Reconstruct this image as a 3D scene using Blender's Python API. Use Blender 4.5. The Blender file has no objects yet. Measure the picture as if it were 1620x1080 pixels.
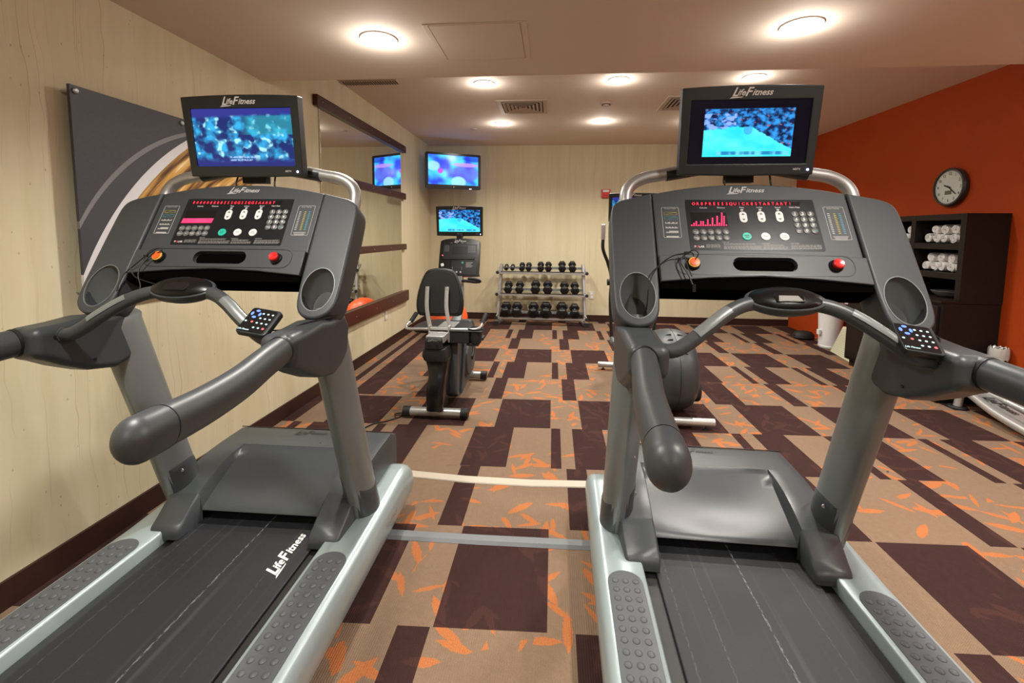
import bpy, bmesh, math, random
from mathutils import Vector, Matrix, Euler
random.seed(7)
D = bpy.data
SC = bpy.context.scene
COL = SC.collection
PI = math.pi
R = math.radians

# ------------------------------------------------------------------ camera
cam = D.cameras.new('camera'); camo = D.objects.new('camera', cam); COL.objects.link(camo)
cam.sensor_width = 36.0; cam.lens = 36.0 * 725.0 / 1620.0
cam.shift_y = (436.5 - 540.0) / 1620.0
cam.clip_start = 0.02; cam.clip_end = 60
_y, _p, _r = R(5.10), R(5.23), R(0.45)
fw = Vector((-math.sin(_y) * math.cos(_p), math.cos(_y) * math.cos(_p), -math.sin(_p)))
rt = Vector((math.cos(_y), math.sin(_y), 0)); up = rt.cross(fw)
r2 = rt * math.cos(_r) + up * math.sin(_r); u2 = up * math.cos(_r) - rt * math.sin(_r)
mw = Matrix.Identity(4)
for i in range(3):
    mw[i][0] = r2[i]; mw[i][1] = u2[i]; mw[i][2] = -fw[i]
mw[0][3], mw[1][3], mw[2][3] = 0.0, 0.0, 1.3
camo.matrix_world = mw
SC.camera = camo

# ------------------------------------------------------------------ world, exposure, lights
W = D.worlds.new('world'); SC.world = W; W.use_nodes = True
W.node_tree.nodes['Background'].inputs[0].default_value = (0.05, 0.045, 0.04, 1)
W.node_tree.nodes['Background'].inputs[1].default_value = 0.3
SC.view_settings.view_transform = 'Standard'
SC.view_settings.look = 'None'
SC.view_settings.gamma = 1.0
SC.view_settings.exposure = 0.22
SC.view_settings.use_curve_mapping = False
WARM = (1.0, 0.945, 0.865)
SPOT_W = 98.0
FILL_W = 5.0

# ------------------------------------------------------------------ helpers
def tag(o, label=None, cat=None, group=None, kind=None):
    if label: o['label'] = label
    if cat: o['category'] = cat
    if group: o['group'] = group
    if kind: o['kind'] = kind
    return o

def empty(name, loc=(0, 0, 0), rz=0, label=None, cat=None, group=None):
    o = D.objects.new(name, None); COL.objects.link(o)
    o.location = loc; o.rotation_euler = (0, 0, rz); o.empty_display_size = 0.1
    return tag(o, label, cat, group)

class NT:
    """tiny node-building helper"""
    def __init__(s, name):
        s.m = D.materials.new(name); s.m.use_nodes = True
        s.t = s.m.node_tree; s.t.nodes.clear()
        s.out = s.t.nodes.new('ShaderNodeOutputMaterial')
    def n(s, typ, **kw):
        nd = s.t.nodes.new(typ)
        for k, v in kw.items(): setattr(nd, k, v)
        return nd
    def put(s, sock, v):
        if isinstance(v, bpy.types.NodeSocket): s.t.links.new(v, sock)
        elif v is not None:
            if sock.type == 'RGBA' and len(v) == 3: v = (*v, 1)
            sock.default_value = v
    def math(s, op, a, b=None, c=None, clamp=False):
        nd = s.n('ShaderNodeMath', operation=op); nd.use_clamp = clamp
        s.put(nd.inputs[0], a)
        if b is not None: s.put(nd.inputs[1], b)
        if c is not None: s.put(nd.inputs[2], c)
        return nd.outputs[0]
    def mix(s, f, a, b, mode='MIX'):
        nd = s.n('ShaderNodeMix', data_type='RGBA', blend_type=mode)
        s.put(nd.inputs[0], f); s.put(nd.inputs[6], a); s.put(nd.inputs[7], b)
        return nd.outputs[2]
    def noise(s, vec, scale, detail=3, rough=0.5):
        nd = s.n('ShaderNodeTexNoise'); s.put(nd.inputs['Vector'], vec)
        nd.inputs['Scale'].default_value = scale; nd.inputs['Detail'].default_value = detail
        nd.inputs['Roughness'].default_value = rough
        return nd
    def scalev(s, vec, v):
        nd = s.n('ShaderNodeVectorMath', operation='MULTIPLY'); s.put(nd.inputs[0], vec); nd.inputs[1].default_value = v
        return nd.outputs[0]
    def between(s, x, a, b, soft=None):
        return s.math('MULTIPLY', s.math('GREATER_THAN', x, a), s.math('LESS_THAN', x, b))
    def smooth(s, x, a, b):
        nd = s.n('ShaderNodeMapRange', interpolation_type='SMOOTHSTEP')
        s.put(nd.inputs[0], x); nd.inputs[1].default_value = a; nd.inputs[2].default_value = b
        return nd.outputs[0]
    def xyz(s, v):
        nd = s.n('ShaderNodeSeparateXYZ'); s.put(nd.inputs[0], v); return nd.outputs
    def comb(s, x, y, z=0.0):
        nd = s.n('ShaderNodeCombineXYZ'); s.put(nd.inputs[0], x); s.put(nd.inputs[1], y); s.put(nd.inputs[2], z); return nd.outputs[0]
    def bsdf(s, color, rough=0.5, metal=0.0, bump=None, bump_s=0.2, bump_d=0.002, spec=0.5, emis=None, emis_s=0, coat=0):
        b = s.n('ShaderNodeBsdfPrincipled')
        s.put(b.inputs['Base Color'], color); s.put(b.inputs['Roughness'], rough); s.put(b.inputs['Metallic'], metal)
        s.put(b.inputs['Specular IOR Level'], spec)
        if coat: b.inputs['Coat Weight'].default_value = coat; b.inputs['Coat Roughness'].default_value = 0.15
        if emis is not None: s.put(b.inputs['Emission Color'], emis); s.put(b.inputs['Emission Strength'], emis_s)
        if bump is not None:
            bn = s.n('ShaderNodeBump'); bn.inputs['Strength'].default_value = bump_s; bn.inputs['Distance'].default_value = bump_d
            s.put(bn.inputs['Height'], bump); s.t.links.new(bn.outputs[0], b.inputs['Normal'])
        s.t.links.new(b.outputs[0], s.out.inputs[0]); return s.m

def plain(name, col, rough=0.5, metal=0.0, var=0.06, scale=60, bump=0.0, spec=0.5, coat=0):
    """procedural: base colour with slight mottling and optional grain bump"""
    t = NT(name)
    co = t.n('ShaderNodeTexCoord').outputs['Object']
    nz = t.noise(co, scale, 4)
    c = t.mix(nz.outputs[0], tuple(v * (1 - var) for v in col), tuple(min(1, v * (1 + var)) for v in col))
    rr = t.math('ADD', rough - 0.04, t.math('MULTIPLY', nz.outputs[0], 0.08))
    bm_ = t.noise(co, 900, 2).outputs[0] if bump else None
    return t.bsdf(c, rr, metal, bump=bm_, bump_s=bump, bump_d=0.0006, spec=spec, coat=coat)

def glow(name, col, strength):
    t = NT(name)
    co = t.n('ShaderNodeTexCoord').outputs['Object']
    nz = t.noise(co, 40, 1)
    c = t.mix(t.math('MULTIPLY', nz.outputs[0], 0.15), col, tuple(min(1, v + .2) for v in col))
    e = t.n('ShaderNodeEmission'); t.put(e.inputs[0], c); e.inputs[1].default_value = strength
    t.t.links.new(e.outputs[0], t.out.inputs[0]); return t.m

class MB:
    """collects geometry, then links it as one mesh object"""
    def __init__(s): s.bm = bmesh.new()
    def face(s, vs):
        try: return s.bm.faces.new(vs)
        except ValueError: return None
    def box(s, c, d, rot=None, M=None):
        c = Vector(c); hx, hy, hz = d[0] / 2, d[1] / 2, d[2] / 2
        E_ = Euler(rot).to_matrix() if rot else Matrix.Identity(3)
        vs = []
        for z in (-hz, hz):
            for x, y in ((-hx, -hy), (hx, -hy), (hx, hy), (-hx, hy)):
                p = c + E_ @ Vector((x, y, z)); p = M @ p if M else p
                vs.append(s.bm.verts.new(p))
        for f in ((3, 2, 1, 0), (4, 5, 6, 7), (0, 1, 5, 4), (1, 2, 6, 5), (2, 3, 7, 6), (3, 0, 4, 7)):
            s.face([vs[i] for i in f])
        return s
    def quad(s, pts, M=None):
        s.face([s.bm.verts.new(M @ Vector(p) if M else Vector(p)) for p in pts]); return s
    def rect(s, x0, x1, y0, y1, z, M):
        return s.quad(((x0, y0, z), (x1, y0, z), (x1, y1, z), (x0, y1, z)), M)
    def tube(s, pts, rx, ry=None, seg=16, res=6, caps=True, upv=(0, 0, 1), power=2.0, smooth=True, round_end=0, round_start=0):
        pts = [Vector(p) for p in pts]; n = len(pts)
        rx = list(rx) if hasattr(rx, '__len__') else [rx] * n
        ry = list(ry) if hasattr(ry, '__len__') else ([ry] * n if ry is not None else list(rx))
        P_, A, B = [], [], []
        if smooth and n > 2:
            for i in range(n - 1):
                p0 = pts[max(i - 1, 0)]; p1 = pts[i]; p2 = pts[i + 1]; p3 = pts[min(i + 2, n - 1)]
                for k in range(res):
                    t = k / res
                    P_.append(0.5 * ((2 * p1) + (p2 - p0) * t + (2 * p0 - 5 * p1 + 4 * p2 - p3) * t * t + (3 * p1 - p0 - 3 * p2 + p3) * t ** 3))
                    A.append(rx[i] + (rx[i + 1] - rx[i]) * t); B.append(ry[i] + (ry[i + 1] - ry[i]) * t)
            P_.append(pts[-1]); A.append(rx[-1]); B.append(ry[-1])
        else: P_, A, B = pts, rx, ry
        def dome(end):
            nonlocal P_, A, B
            p = P_[-1] if end else P_[0]; q = P_[-2] if end else P_[1]; d = (p - q).normalized()
            a = A[-1] if end else A[0]; b = B[-1] if end else B[0]; L = round_end if end else round_start
            for k in range(1, 7):
                th = k / 6 * PI / 2 * 0.97
                np_, na, nb = p + d * L * math.sin(th), a * math.cos(th), b * math.cos(th)
                if end: P_.append(np_); A.append(na); B.append(nb)
                else: P_.insert(0, np_); A.insert(0, na); B.insert(0, nb)
        if round_end: dome(True)
        if round_start: dome(False)
        m = len(P_); rings = []; upv = Vector(upv); last = None
        for i in range(m):
            t = (P_[min(i + 1, m - 1)] - P_[max(i - 1, 0)]).normalized()
            if last is None:
                sd = t.cross(upv)
                if sd.length < 1e-3: sd = t.cross(Vector((0, 1, 0)))
            else: sd = last - t * last.dot(t)
            sd.normalize(); last = sd; uu = sd.cross(t).normalized()
            ring = []
            for k in range(seg):
                a = 2 * PI * k / seg; c_, s_ = math.cos(a), math.sin(a)
                if power != 2.0:
                    c_ = math.copysign(abs(c_) ** (2 / power), c_); s_ = math.copysign(abs(s_) ** (2 / power), s_)
                ring.append(s.bm.verts.new(P_[i] + sd * (A[i] * c_) + uu * (B[i] * s_)))
            rings.append(ring)
        for i in range(m - 1):
            for k in range(seg):
                s.face((rings[i][k], rings[i][(k + 1) % seg], rings[i + 1][(k + 1) % seg], rings[i + 1][k]))
        if caps:
            s.face(list(reversed(rings[0]))); s.face(rings[-1])
        return s
    def lathe(s, prof, c=(0, 0, 0), axis='Z', seg=32, caps=True, M=None, sx=1, sy=1):
        c = Vector(c); rings = []
        for r_, h in prof:
            ring = []
            for k in range(seg):
                a = 2 * PI * k / seg; x, y = r_ * math.cos(a) * sx, r_ * math.sin(a) * sy
                v = {'Z': (x, y, h), 'X': (h, x, y), 'Y': (x, h, y)}[axis]
                p = c + Vector(v); ring.append(s.bm.verts.new(M @ p if M else p))
            rings.append(ring)
        for i in range(len(rings) - 1):
            for k in range(seg):
                s.face((rings[i][k], rings[i][(k + 1) % seg], rings[i + 1][(k + 1) % seg], rings[i + 1][k]))
        if caps:
            s.face(list(reversed(rings[0]))); s.face(rings[-1])
        return s
    def prism(s, outline, z0, z1, M=None, holes=(), cap0=True, cap1=True):
        """outline in local XY, extruded z0..z1, mapped through M"""
        loops = [list(outline)] + [list(h) for h in holes]
        tops, bots = [], []
        for zz, store in ((z0, bots), (z1, tops)):
            for lp in loops:
                store.append([s.bm.verts.new(M @ Vector((p[0], p[1], zz)) if M else Vector((p[0], p[1], zz))) for p in lp])
        for store, cap in ((bots, cap0), (tops, cap1)):
            if not cap: continue
            if len(loops) == 1: s.face(store[0]); continue
            es = []
            for vs in store:
                for i in range(len(vs)):
                    a, b = vs[i], vs[(i + 1) % len(vs)]
                    e = s.bm.edges.get((a, b)) or s.bm.edges.new((a, b)); es.append(e)
            bmesh.ops.triangle_fill(s.bm, edges=es, use_beauty=True)
        for b, t in zip(bots, tops):
            for i in range(len(b)):
                j = (i + 1) % len(b)
                s.face((b[i], b[j], t[j], t[i]))
        return s
    def chprism(s, outline, z0, z1, b, M=None, holes=(), steps=4, back=True):
        """prism with rounded outer edge (radius b) on the front, and on the back too"""
        n = len(outline); P2 = [Vector((p[0], p[1])) for p in outline]
        area = sum(P2[i].x * P2[(i + 1) % n].y - P2[(i + 1) % n].x * P2[i].y for i in range(n)); sg = 1 if area > 0 else -1
        nrm = []
        for i in range(n):
            a = (P2[i] - P2[i - 1]).normalized(); c = (P2[(i + 1) % n] - P2[i]).normalized()
            na, nc = Vector((a.y, -a.x)) * sg, Vector((c.y, -c.x)) * sg
            m = (na + nc); m = m / max(m.length_squared / 2, .35); nrm.append(m)
        def ring(off, z): return [((P2[i] - nrm[i] * off).x, (P2[i] - nrm[i] * off).y, z) for i in range(n)]
        lay = []
        if back: lay += [ring(b * (1 - math.sin(k / steps * PI / 2)), z0 + b * (1 - math.cos(k / steps * PI / 2))) for k in range(steps + 1)]
        else: lay.append(ring(0, z0))
        lay += [ring(b * (1 - math.cos(k / steps * PI / 2)), z1 - b * (1 - math.sin(k / steps * PI / 2))) for k in range(steps + 1)]
        V = [[s.bm.verts.new(M @ Vector(q) if M else Vector(q)) for q in r_] for r_ in lay]
        for i in range(len(V) - 1):
            for k in range(n): s.face((V[i][k], V[i][(k + 1) % n], V[i + 1][(k + 1) % n], V[i + 1][k]))
        hv = [[[s.bm.verts.new(M @ Vector((q[0], q[1], z)) if M else Vector((q[0], q[1], z))) for q in h] for h in holes] for z in (z0, z1)]
        for vs, hh in ((V[0], hv[0]), (V[-1], hv[1])):
            if not hh: s.face(vs); continue
            es = []
            for lp in [vs] + hh:
                for i in range(len(lp)):
                    a_, b_ = lp[i], lp[(i + 1) % len(lp)]
                    es.append(s.bm.edges.get((a_, b_)) or s.bm.edges.new((a_, b_)))
            bmesh.ops.triangle_fill(s.bm, edges=es, use_beauty=True)
        for a_, b_ in zip(hv[0], hv[1]):
            for i in range(len(a_)):
                j = (i + 1) % len(a_); s.face((a_[i], a_[j], b_[j], b_[i]))
        return s
    def mesh(s, me, M):
        n0 = len(s.bm.verts); s.bm.from_mesh(me); s.bm.verts.ensure_lookup_table()
        bmesh.ops.transform(s.bm, matrix=M, verts=s.bm.verts[n0:]); return s
    def loft(s, rings, close=True, caps=True):
        rr = [[s.bm.verts.new(Vector(p)) for p in ring] for ring in rings]
        n = len(rr[0])
        for i in range(len(rr) - 1):
            for k in range(n if close else n - 1):
                s.face((rr[i][k], rr[i][(k + 1) % n], rr[i + 1][(k + 1) % n], rr[i + 1][k]))
        if caps and close: s.face(list(reversed(rr[0]))); s.face(rr[-1])
        return s
    def build(s, name, mat, parent=None, bevel=0, seg=2, smooth=True, sub=0, ang=35, loc=None, normals=True, wn=False, **tags):
        if normals: bmesh.ops.recalc_face_normals(s.bm, faces=s.bm.faces)
        me = D.meshes.new(name); s.bm.to_mesh(me); s.bm.free()
        if smooth and len(me.polygons):
            me.polygons.foreach_set('use_smooth', [True] * len(me.polygons))
            me.set_sharp_from_angle(angle=R(ang))
        me.materials.append(mat)
        o = D.objects.new(name, me); COL.objects.link(o)
        if parent: o.parent = parent
        if loc: o.location = loc
        if bevel:
            b = o.modifiers.new('bevel', 'BEVEL'); b.width = bevel; b.segments = seg; b.limit_method = 'ANGLE'; b.angle_limit = R(32); b.harden_normals = True
            b.use_clamp_overlap = True
        if wn:
            b = o.modifiers.new('weighted', 'WEIGHTED_NORMAL'); b.keep_sharp = True; b.weight = 100
        if sub:
            b = o.modifiers.new('sub', 'SUBSURF'); b.levels = sub; b.render_levels = sub
        return tag(o, **tags)

_tc = {}
def text_me(body, size=0.02, shear=0.0, bold=0.0, align='CENTER', ext=0.0):
    k = (body, size, shear, bold, align, ext)
    if k in _tc: return _tc[k]
    cu = D.curves.new('lettering', 'FONT'); cu.body = body; cu.size = size; cu.shear = shear; cu.offset = bold * size
    cu.align_x = align; cu.align_y = 'CENTER'; cu.extrude = ext; cu.resolution_u = 2
    o = D.objects.new('lettering', cu); COL.objects.link(o)
    bpy.context.view_layer.update()
    me = D.meshes.new_from_object(o.evaluated_get(bpy.context.evaluated_depsgraph_get()))
    D.objects.remove(o); D.curves.remove(cu)
    _tc[k] = me; return me

def T3(x, y, z): return Matrix.Translation((x, y, z))
def sc(v): return Matrix.Diagonal((*v, 1))

def copy_tree(o, parent=None):
    c = o.copy(); COL.objects.link(c)
    if parent: c.parent = parent
    for ch in [x for x in D.objects if x.parent == o]: copy_tree(ch, c)
    return c

def smooth_loop(pts, n=4):
    out = []; m = len(pts)
    for i in range(m):
        p0, p1, p2, p3 = (Vector((*pts[(i + j) % m], 0)) for j in (-1, 0, 1, 2))
        for k in range(n):
            t = k / n
            p = 0.5 * ((2 * p1) + (p2 - p0) * t + (2 * p0 - 5 * p1 + 4 * p2 - p3) * t * t + (3 * p1 - p0 - 3 * p2 + p3) * t ** 3)
            out.append((p.x, p.y))
    return out

def open_smooth(pts, n=4):
    out = []; m = len(pts)
    for i in range(m - 1):
        p0, p1, p2, p3 = (Vector((*pts[min(max(i + j, 0), m - 1)], 0)) for j in (-1, 0, 1, 2))
        for k in range(n):
            t = k / n
            p = 0.5 * ((2 * p1) + (p2 - p0) * t + (2 * p0 - 5 * p1 + 4 * p2 - p3) * t * t + (3 * p1 - p0 - 3 * p2 + p3) * t ** 3)
            out.append((p.x, p.y))
    return out + [tuple(pts[-1])]

def rrect(x0, x1, y0, y1, r, n=5):
    out = []
    for cx, cy, a0 in ((x1 - r, y0 + r, -90), (x1 - r, y1 - r, 0), (x0 + r, y1 - r, 90), (x0 + r, y0 + r, 180)):
        for k in range(n + 1):
            a = R(a0 + 90 * k / n); out.append((cx + r * math.cos(a), cy + r * math.sin(a)))
    return out

def ell(cx, cy, rx, ry, n=28): return [(cx + rx * math.cos(2 * PI * k / n), cy + ry * math.sin(2 * PI * k / n)) for k in range(n)]

# ------------------------------------------------------------------ materials
def carpet_mat():
    t = NT('patterned_carpet')
    pos = t.n('ShaderNodeNewGeometry').outputs['Position']
    o = t.xyz(pos); x, y = o[0], o[1]
    yp = t.math('ADD', y, t.math('MULTIPLY', x, -0.04))
    k = t.math('FLOOR', t.math('DIVIDE', t.math('SUBTRACT', yp, 1.395 - 3 * 5.318), 0.5318))   # row, offset keeps it positive
    k = t.math('SUBTRACT', k, 0.0)
    r_ = t.math('FLOORED_MODULO', k, 3.0)
    u = t.math('FLOORED_MODULO', x, 0.59)
    A_ = t.math('GREATER_THAN', u, 0.212)
    C_ = t.between(u, 0.093, 0.203)
    B_ = t.math('MAXIMUM', t.between(u, 0.006, 0.066), t.between(u, 0.144, 0.345))
    # 3*5.318 = 30 rows shift -> row index 0 of the pattern is 'A'
    isA = t.math('LESS_THAN', r_, 0.5); isC = t.between(r_, 0.5, 1.5); isB = t.math('GREATER_THAN', r_, 1.5)
    left = t.math('MULTIPLY', t.math('LESS_THAN', x, -1.18), t.math('GREATER_THAN', yp, 3.55))
    rgt = t.math('MULTIPLY', t.between(x, 1.18, 1.77), t.between(yp, 3.52, 4.05))
    near = t.math('LESS_THAN', yp, 1.395)
    isC = t.math('MAXIMUM', isC, near); isA = t.math('MULTIPLY', isA, t.math('SUBTRACT', 1.0, near)); isB = t.math('MULTIPLY', isB, t.math('SUBTRACT', 1.0, near))
    mid = t.math('MULTIPLY', t.between(x, -0.59, 0.0), t.between(yp, 2.46, 2.99))
    mb_ = t.n('ShaderNodeMix', data_type='FLOAT'); t.put(mb_.inputs[0], mid); t.put(mb_.inputs[2], B_); t.put(mb_.inputs[3], t.between(u, 0.085, 0.345))
    B_ = mb_.outputs[0]
    C_ = t.math('MAXIMUM', C_, t.math('MULTIPLY', rgt, t.between(u, 0.093, 0.32)))
    br = t.math('MAXIMUM', t.math('MAXIMUM', t.math('MULTIPLY', isA, A_), t.math('MULTIPLY', isC, C_)), t.math('MULTIPLY', isB, B_))
    mixl = t.n('ShaderNodeMix', data_type='FLOAT'); t.put(mixl.inputs[0], left); t.put(mixl.inputs[2], br); t.put(mixl.inputs[3], B_)
    br = mixl.outputs[0]
    def leaves(scale, seed, thr):
        v = t.n('ShaderNodeTexVoronoi', voronoi_dimensions='2D'); v.inputs['Scale'].default_value = 1.0; v.inputs['Randomness'].default_value = 0.9
        p = t.comb(t.math('ADD', t.math('MULTIPLY', x, scale), seed), t.math('ADD', t.math('MULTIPLY', y, scale), seed * 1.7))
        t.put(v.inputs['Vector'], p)
        d = t.n('ShaderNodeVectorMath', operation='SUBTRACT'); t.put(d.inputs[0], p); t.put(d.inputs[1], v.outputs['Position'])
        c = t.n('ShaderNodeSeparateColor'); t.put(c.inputs[0], v.outputs['Color'])
        a = t.math('MULTIPLY', c.outputs[0], 6.283)
        dx, dy, _ = t.xyz(d.outputs[0])
        ca, sa = t.math('COSINE', a), t.math('SINE', a)
        lx = t.math('ADD', t.math('MULTIPLY', dx, ca), t.math('MULTIPLY', dy, sa))
        ly = t.math('SUBTRACT', t.math('MULTIPLY', dy, ca), t.math('MULTIPLY', dx, sa))
        q = t.math('DIVIDE', lx, 0.46); q = t.math('MULTIPLY', q, q)
        wdt = t.math('MULTIPLY', t.math('SUBTRACT', 1.0, q), t.math('ADD', 0.065, t.math('MULTIPLY', c.outputs[2], 0.06)))
        ly = t.math('ADD', ly, t.math('MULTIPLY', t.math('SUBTRACT', t.noise(pos, 95, 2).outputs[0], 0.5), 0.09))
        inside = t.math('LESS_THAN', t.math('ABSOLUTE', ly), wdt)
        return t.math('MULTIPLY', inside, t.math('GREATER_THAN', c.outputs[1], thr))
    gate = t.math('GREATER_THAN', t.noise(pos, 1.9, 1).outputs[0], 0.47)
    lv = t.math('MAXIMUM', t.math('MAXIMUM', leaves(5.6, 3.3, 0.2), leaves(7.0, 11.1, 0.3)), leaves(6.4, 23.7, 0.45))
    lv = t.math('MULTIPLY', lv, gate)
    fine = t.noise(pos, 260, 2).outputs[0]
    fuzz = t.noise(pos, 38, 4, 0.7).outputs[0]
    rib = t.math('SINE', t.math('MULTIPLY', x, 2 * PI / 0.0075))
    row = t.math('SINE', t.math('MULTIPLY', y, 2 * PI / 0.006))
    tan = t.mix(fuzz, (0.205, 0.137, 0.090), (0.275, 0.188, 0.128))
    tan = t.mix(t.math('MULTIPLY', lv, 0.92), tan, t.mix(fine, (0.42, 0.135, 0.042), (0.56, 0.20, 0.072)))
    brn = t.mix(fuzz, (0.036, 0.017, 0.016), (0.058, 0.028, 0.025))
    brn = t.mix(t.math('MULTIPLY', lv, 0.25), brn, (0.12, 0.05, 0.04))
    c = t.mix(br, tan, brn)
    shade = t.math('ADD', 0.86, t.math('MULTIPLY', t.math('MULTIPLY', rib, row), 0.12))
    shade = t.math('ADD', shade, t.math('MULTIPLY', t.math('SUBTRACT', fine, 0.5), 0.5))
    c = t.mix(1.0, c, t.comb(shade, shade, shade), 'MULTIPLY')
    return t.bsdf(c, 0.95, bump=t.math('ADD', fine, t.math('MULTIPLY', rib, 0.3)), bump_s=0.5, bump_d=0.003, spec=0.1)

def wallpaper_mat():
    t = NT('beige_grain_wallpaper')
    pos = t.n('ShaderNodeNewGeometry').outputs['Position']
    x, y, z = t.xyz(pos); w = t.math('ADD', x, y)
    wob = t.math('MULTIPLY', t.math('SUBTRACT', t.noise(t.comb(w, 0.0, t.math('MULTIPLY', z, 0.6)), 5.0, 2).outputs[0], 0.5), 0.10)
    w2 = t.math('ADD', w, wob)
    n1 = t.noise(t.comb(t.math('MULTIPLY', w2, 100.0), 0.0, t.math('MULTIPLY', z, 0.7)), 1.0, 4, 0.65).outputs[0]
    n2 = t.noise(t.comb(t.math('MULTIPLY', w2, 9.0), 0.0, t.math('MULTIPLY', z, 0.5)), 1.0, 3, 0.6).outputs[0]
    c = t.mix(t.smooth(n2, 0.3, 0.7), (0.585, 0.53, 0.345), (0.65, 0.595, 0.415))
    c = t.mix(t.math('MULTIPLY', t.smooth(n1, 0.58, 0.68), 0.55), c, (0.40, 0.27, 0.14))
    c = t.mix(t.math('MULTIPLY', t.smooth(n1, 0.40, 0.28), 0.30), c, (0.70, 0.66, 0.58))
    v = t.n('ShaderNodeTexVoronoi'); v.inputs['Scale'].default_value = 1.0
    t.put(v.inputs['Vector'], t.comb(t.math('MULTIPLY', w, 30.0), 0.0, t.math('MULTIPLY', z, 17.0)))
    dot = t.math('LESS_THAN', v.outputs['Distance'], 0.085)
    c = t.mix(t.math('MULTIPLY', dot, 0.5), c, (0.25, 0.17, 0.10))
    # plaster tone-on-tone mottling
    m = t.noise(pos, 0.9, 2).outputs[0]
    c = t.mix(0.10, c, t.mix(m, (0.45, 0.42, 0.32), (0.66, 0.52, 0.38)))
    return t.bsdf(c, 0.72, bump=n1, bump_s=0.12, bump_d=0.001, spec=0.25)

def paint_mat(name, a, b, rough=0.7, sc_=2.5, bump=0.15, spec=0.25):
    t = NT(name)
    pos = t.n('ShaderNodeNewGeometry').outputs['Position']
    c = t.mix(t.noise(pos, sc_, 4, 0.6).outputs[0], a, b)
    return t.bsdf(c, rough, bump=t.noise(pos, 70, 4).outputs[0], bump_s=bump, bump_d=0.002, spec=spec)

def wood_mat(name, a, b, rough=0.4, axis=1):
    t = NT(name)
    co = t.n('ShaderNodeNewGeometry').outputs['Position']
    s_ = [30.0, 30.0, 30.0]; s_[axis] = 1.6
    n_ = t.noise(t.scalev(co, tuple(s_)), 1.0, 5, 0.6).outputs[0]
    return t.bsdf(t.mix(n_, a, b), rough, bump=n_, bump_s=0.05, bump_d=0.001, spec=0.18)

def belt_mat():
    t = NT('black_running_belt')
    co = t.n('ShaderNodeTexCoord').outputs['Object']
    x, y, z = t.xyz(co)
    f_ = t.noise(co, 420, 3).outputs[0]
    st = t.noise(t.comb(t.math('MULTIPLY', x, 26.0), t.math('MULTIPLY', y, 0.6), 0.0), 1.0, 3, 0.6).outputs[0]
    c = t.mix(f_, (0.008, 0.009, 0.011), (0.018, 0.020, 0.024))
    worn = t.math('MULTIPLY', t.smooth(st, 0.56, 0.75), 0.5)
    c = t.mix(worn, c, (0.050, 0.055, 0.064))
    # thin pale scuff lines worn along the belt
    for cx, a in ((0.02, 0.42), (-0.135, 0.10), (0.17, 0.08), (-0.23, 0.10)):
        ln = t.math('LESS_THAN', t.math('ABSOLUTE', t.math('SUBTRACT', x, t.math('ADD', cx, t.math('MULTIPLY', st, 0.006)))), 0.0028)
        brk = t.smooth(t.noise(t.comb(t.math('MULTIPLY', x, 300.0), t.math('MULTIPLY', y, 60.0), 0.0), 1.0, 2).outputs[0], 0.42, 0.6)
        c = t.mix(t.math('MULTIPLY', t.math('MULTIPLY', ln, brk), a), c, (0.30, 0.31, 0.33))
    return t.bsdf(c, 0.55, bump=f_, bump_s=0.3, bump_d=0.001, spec=0.4)

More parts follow.
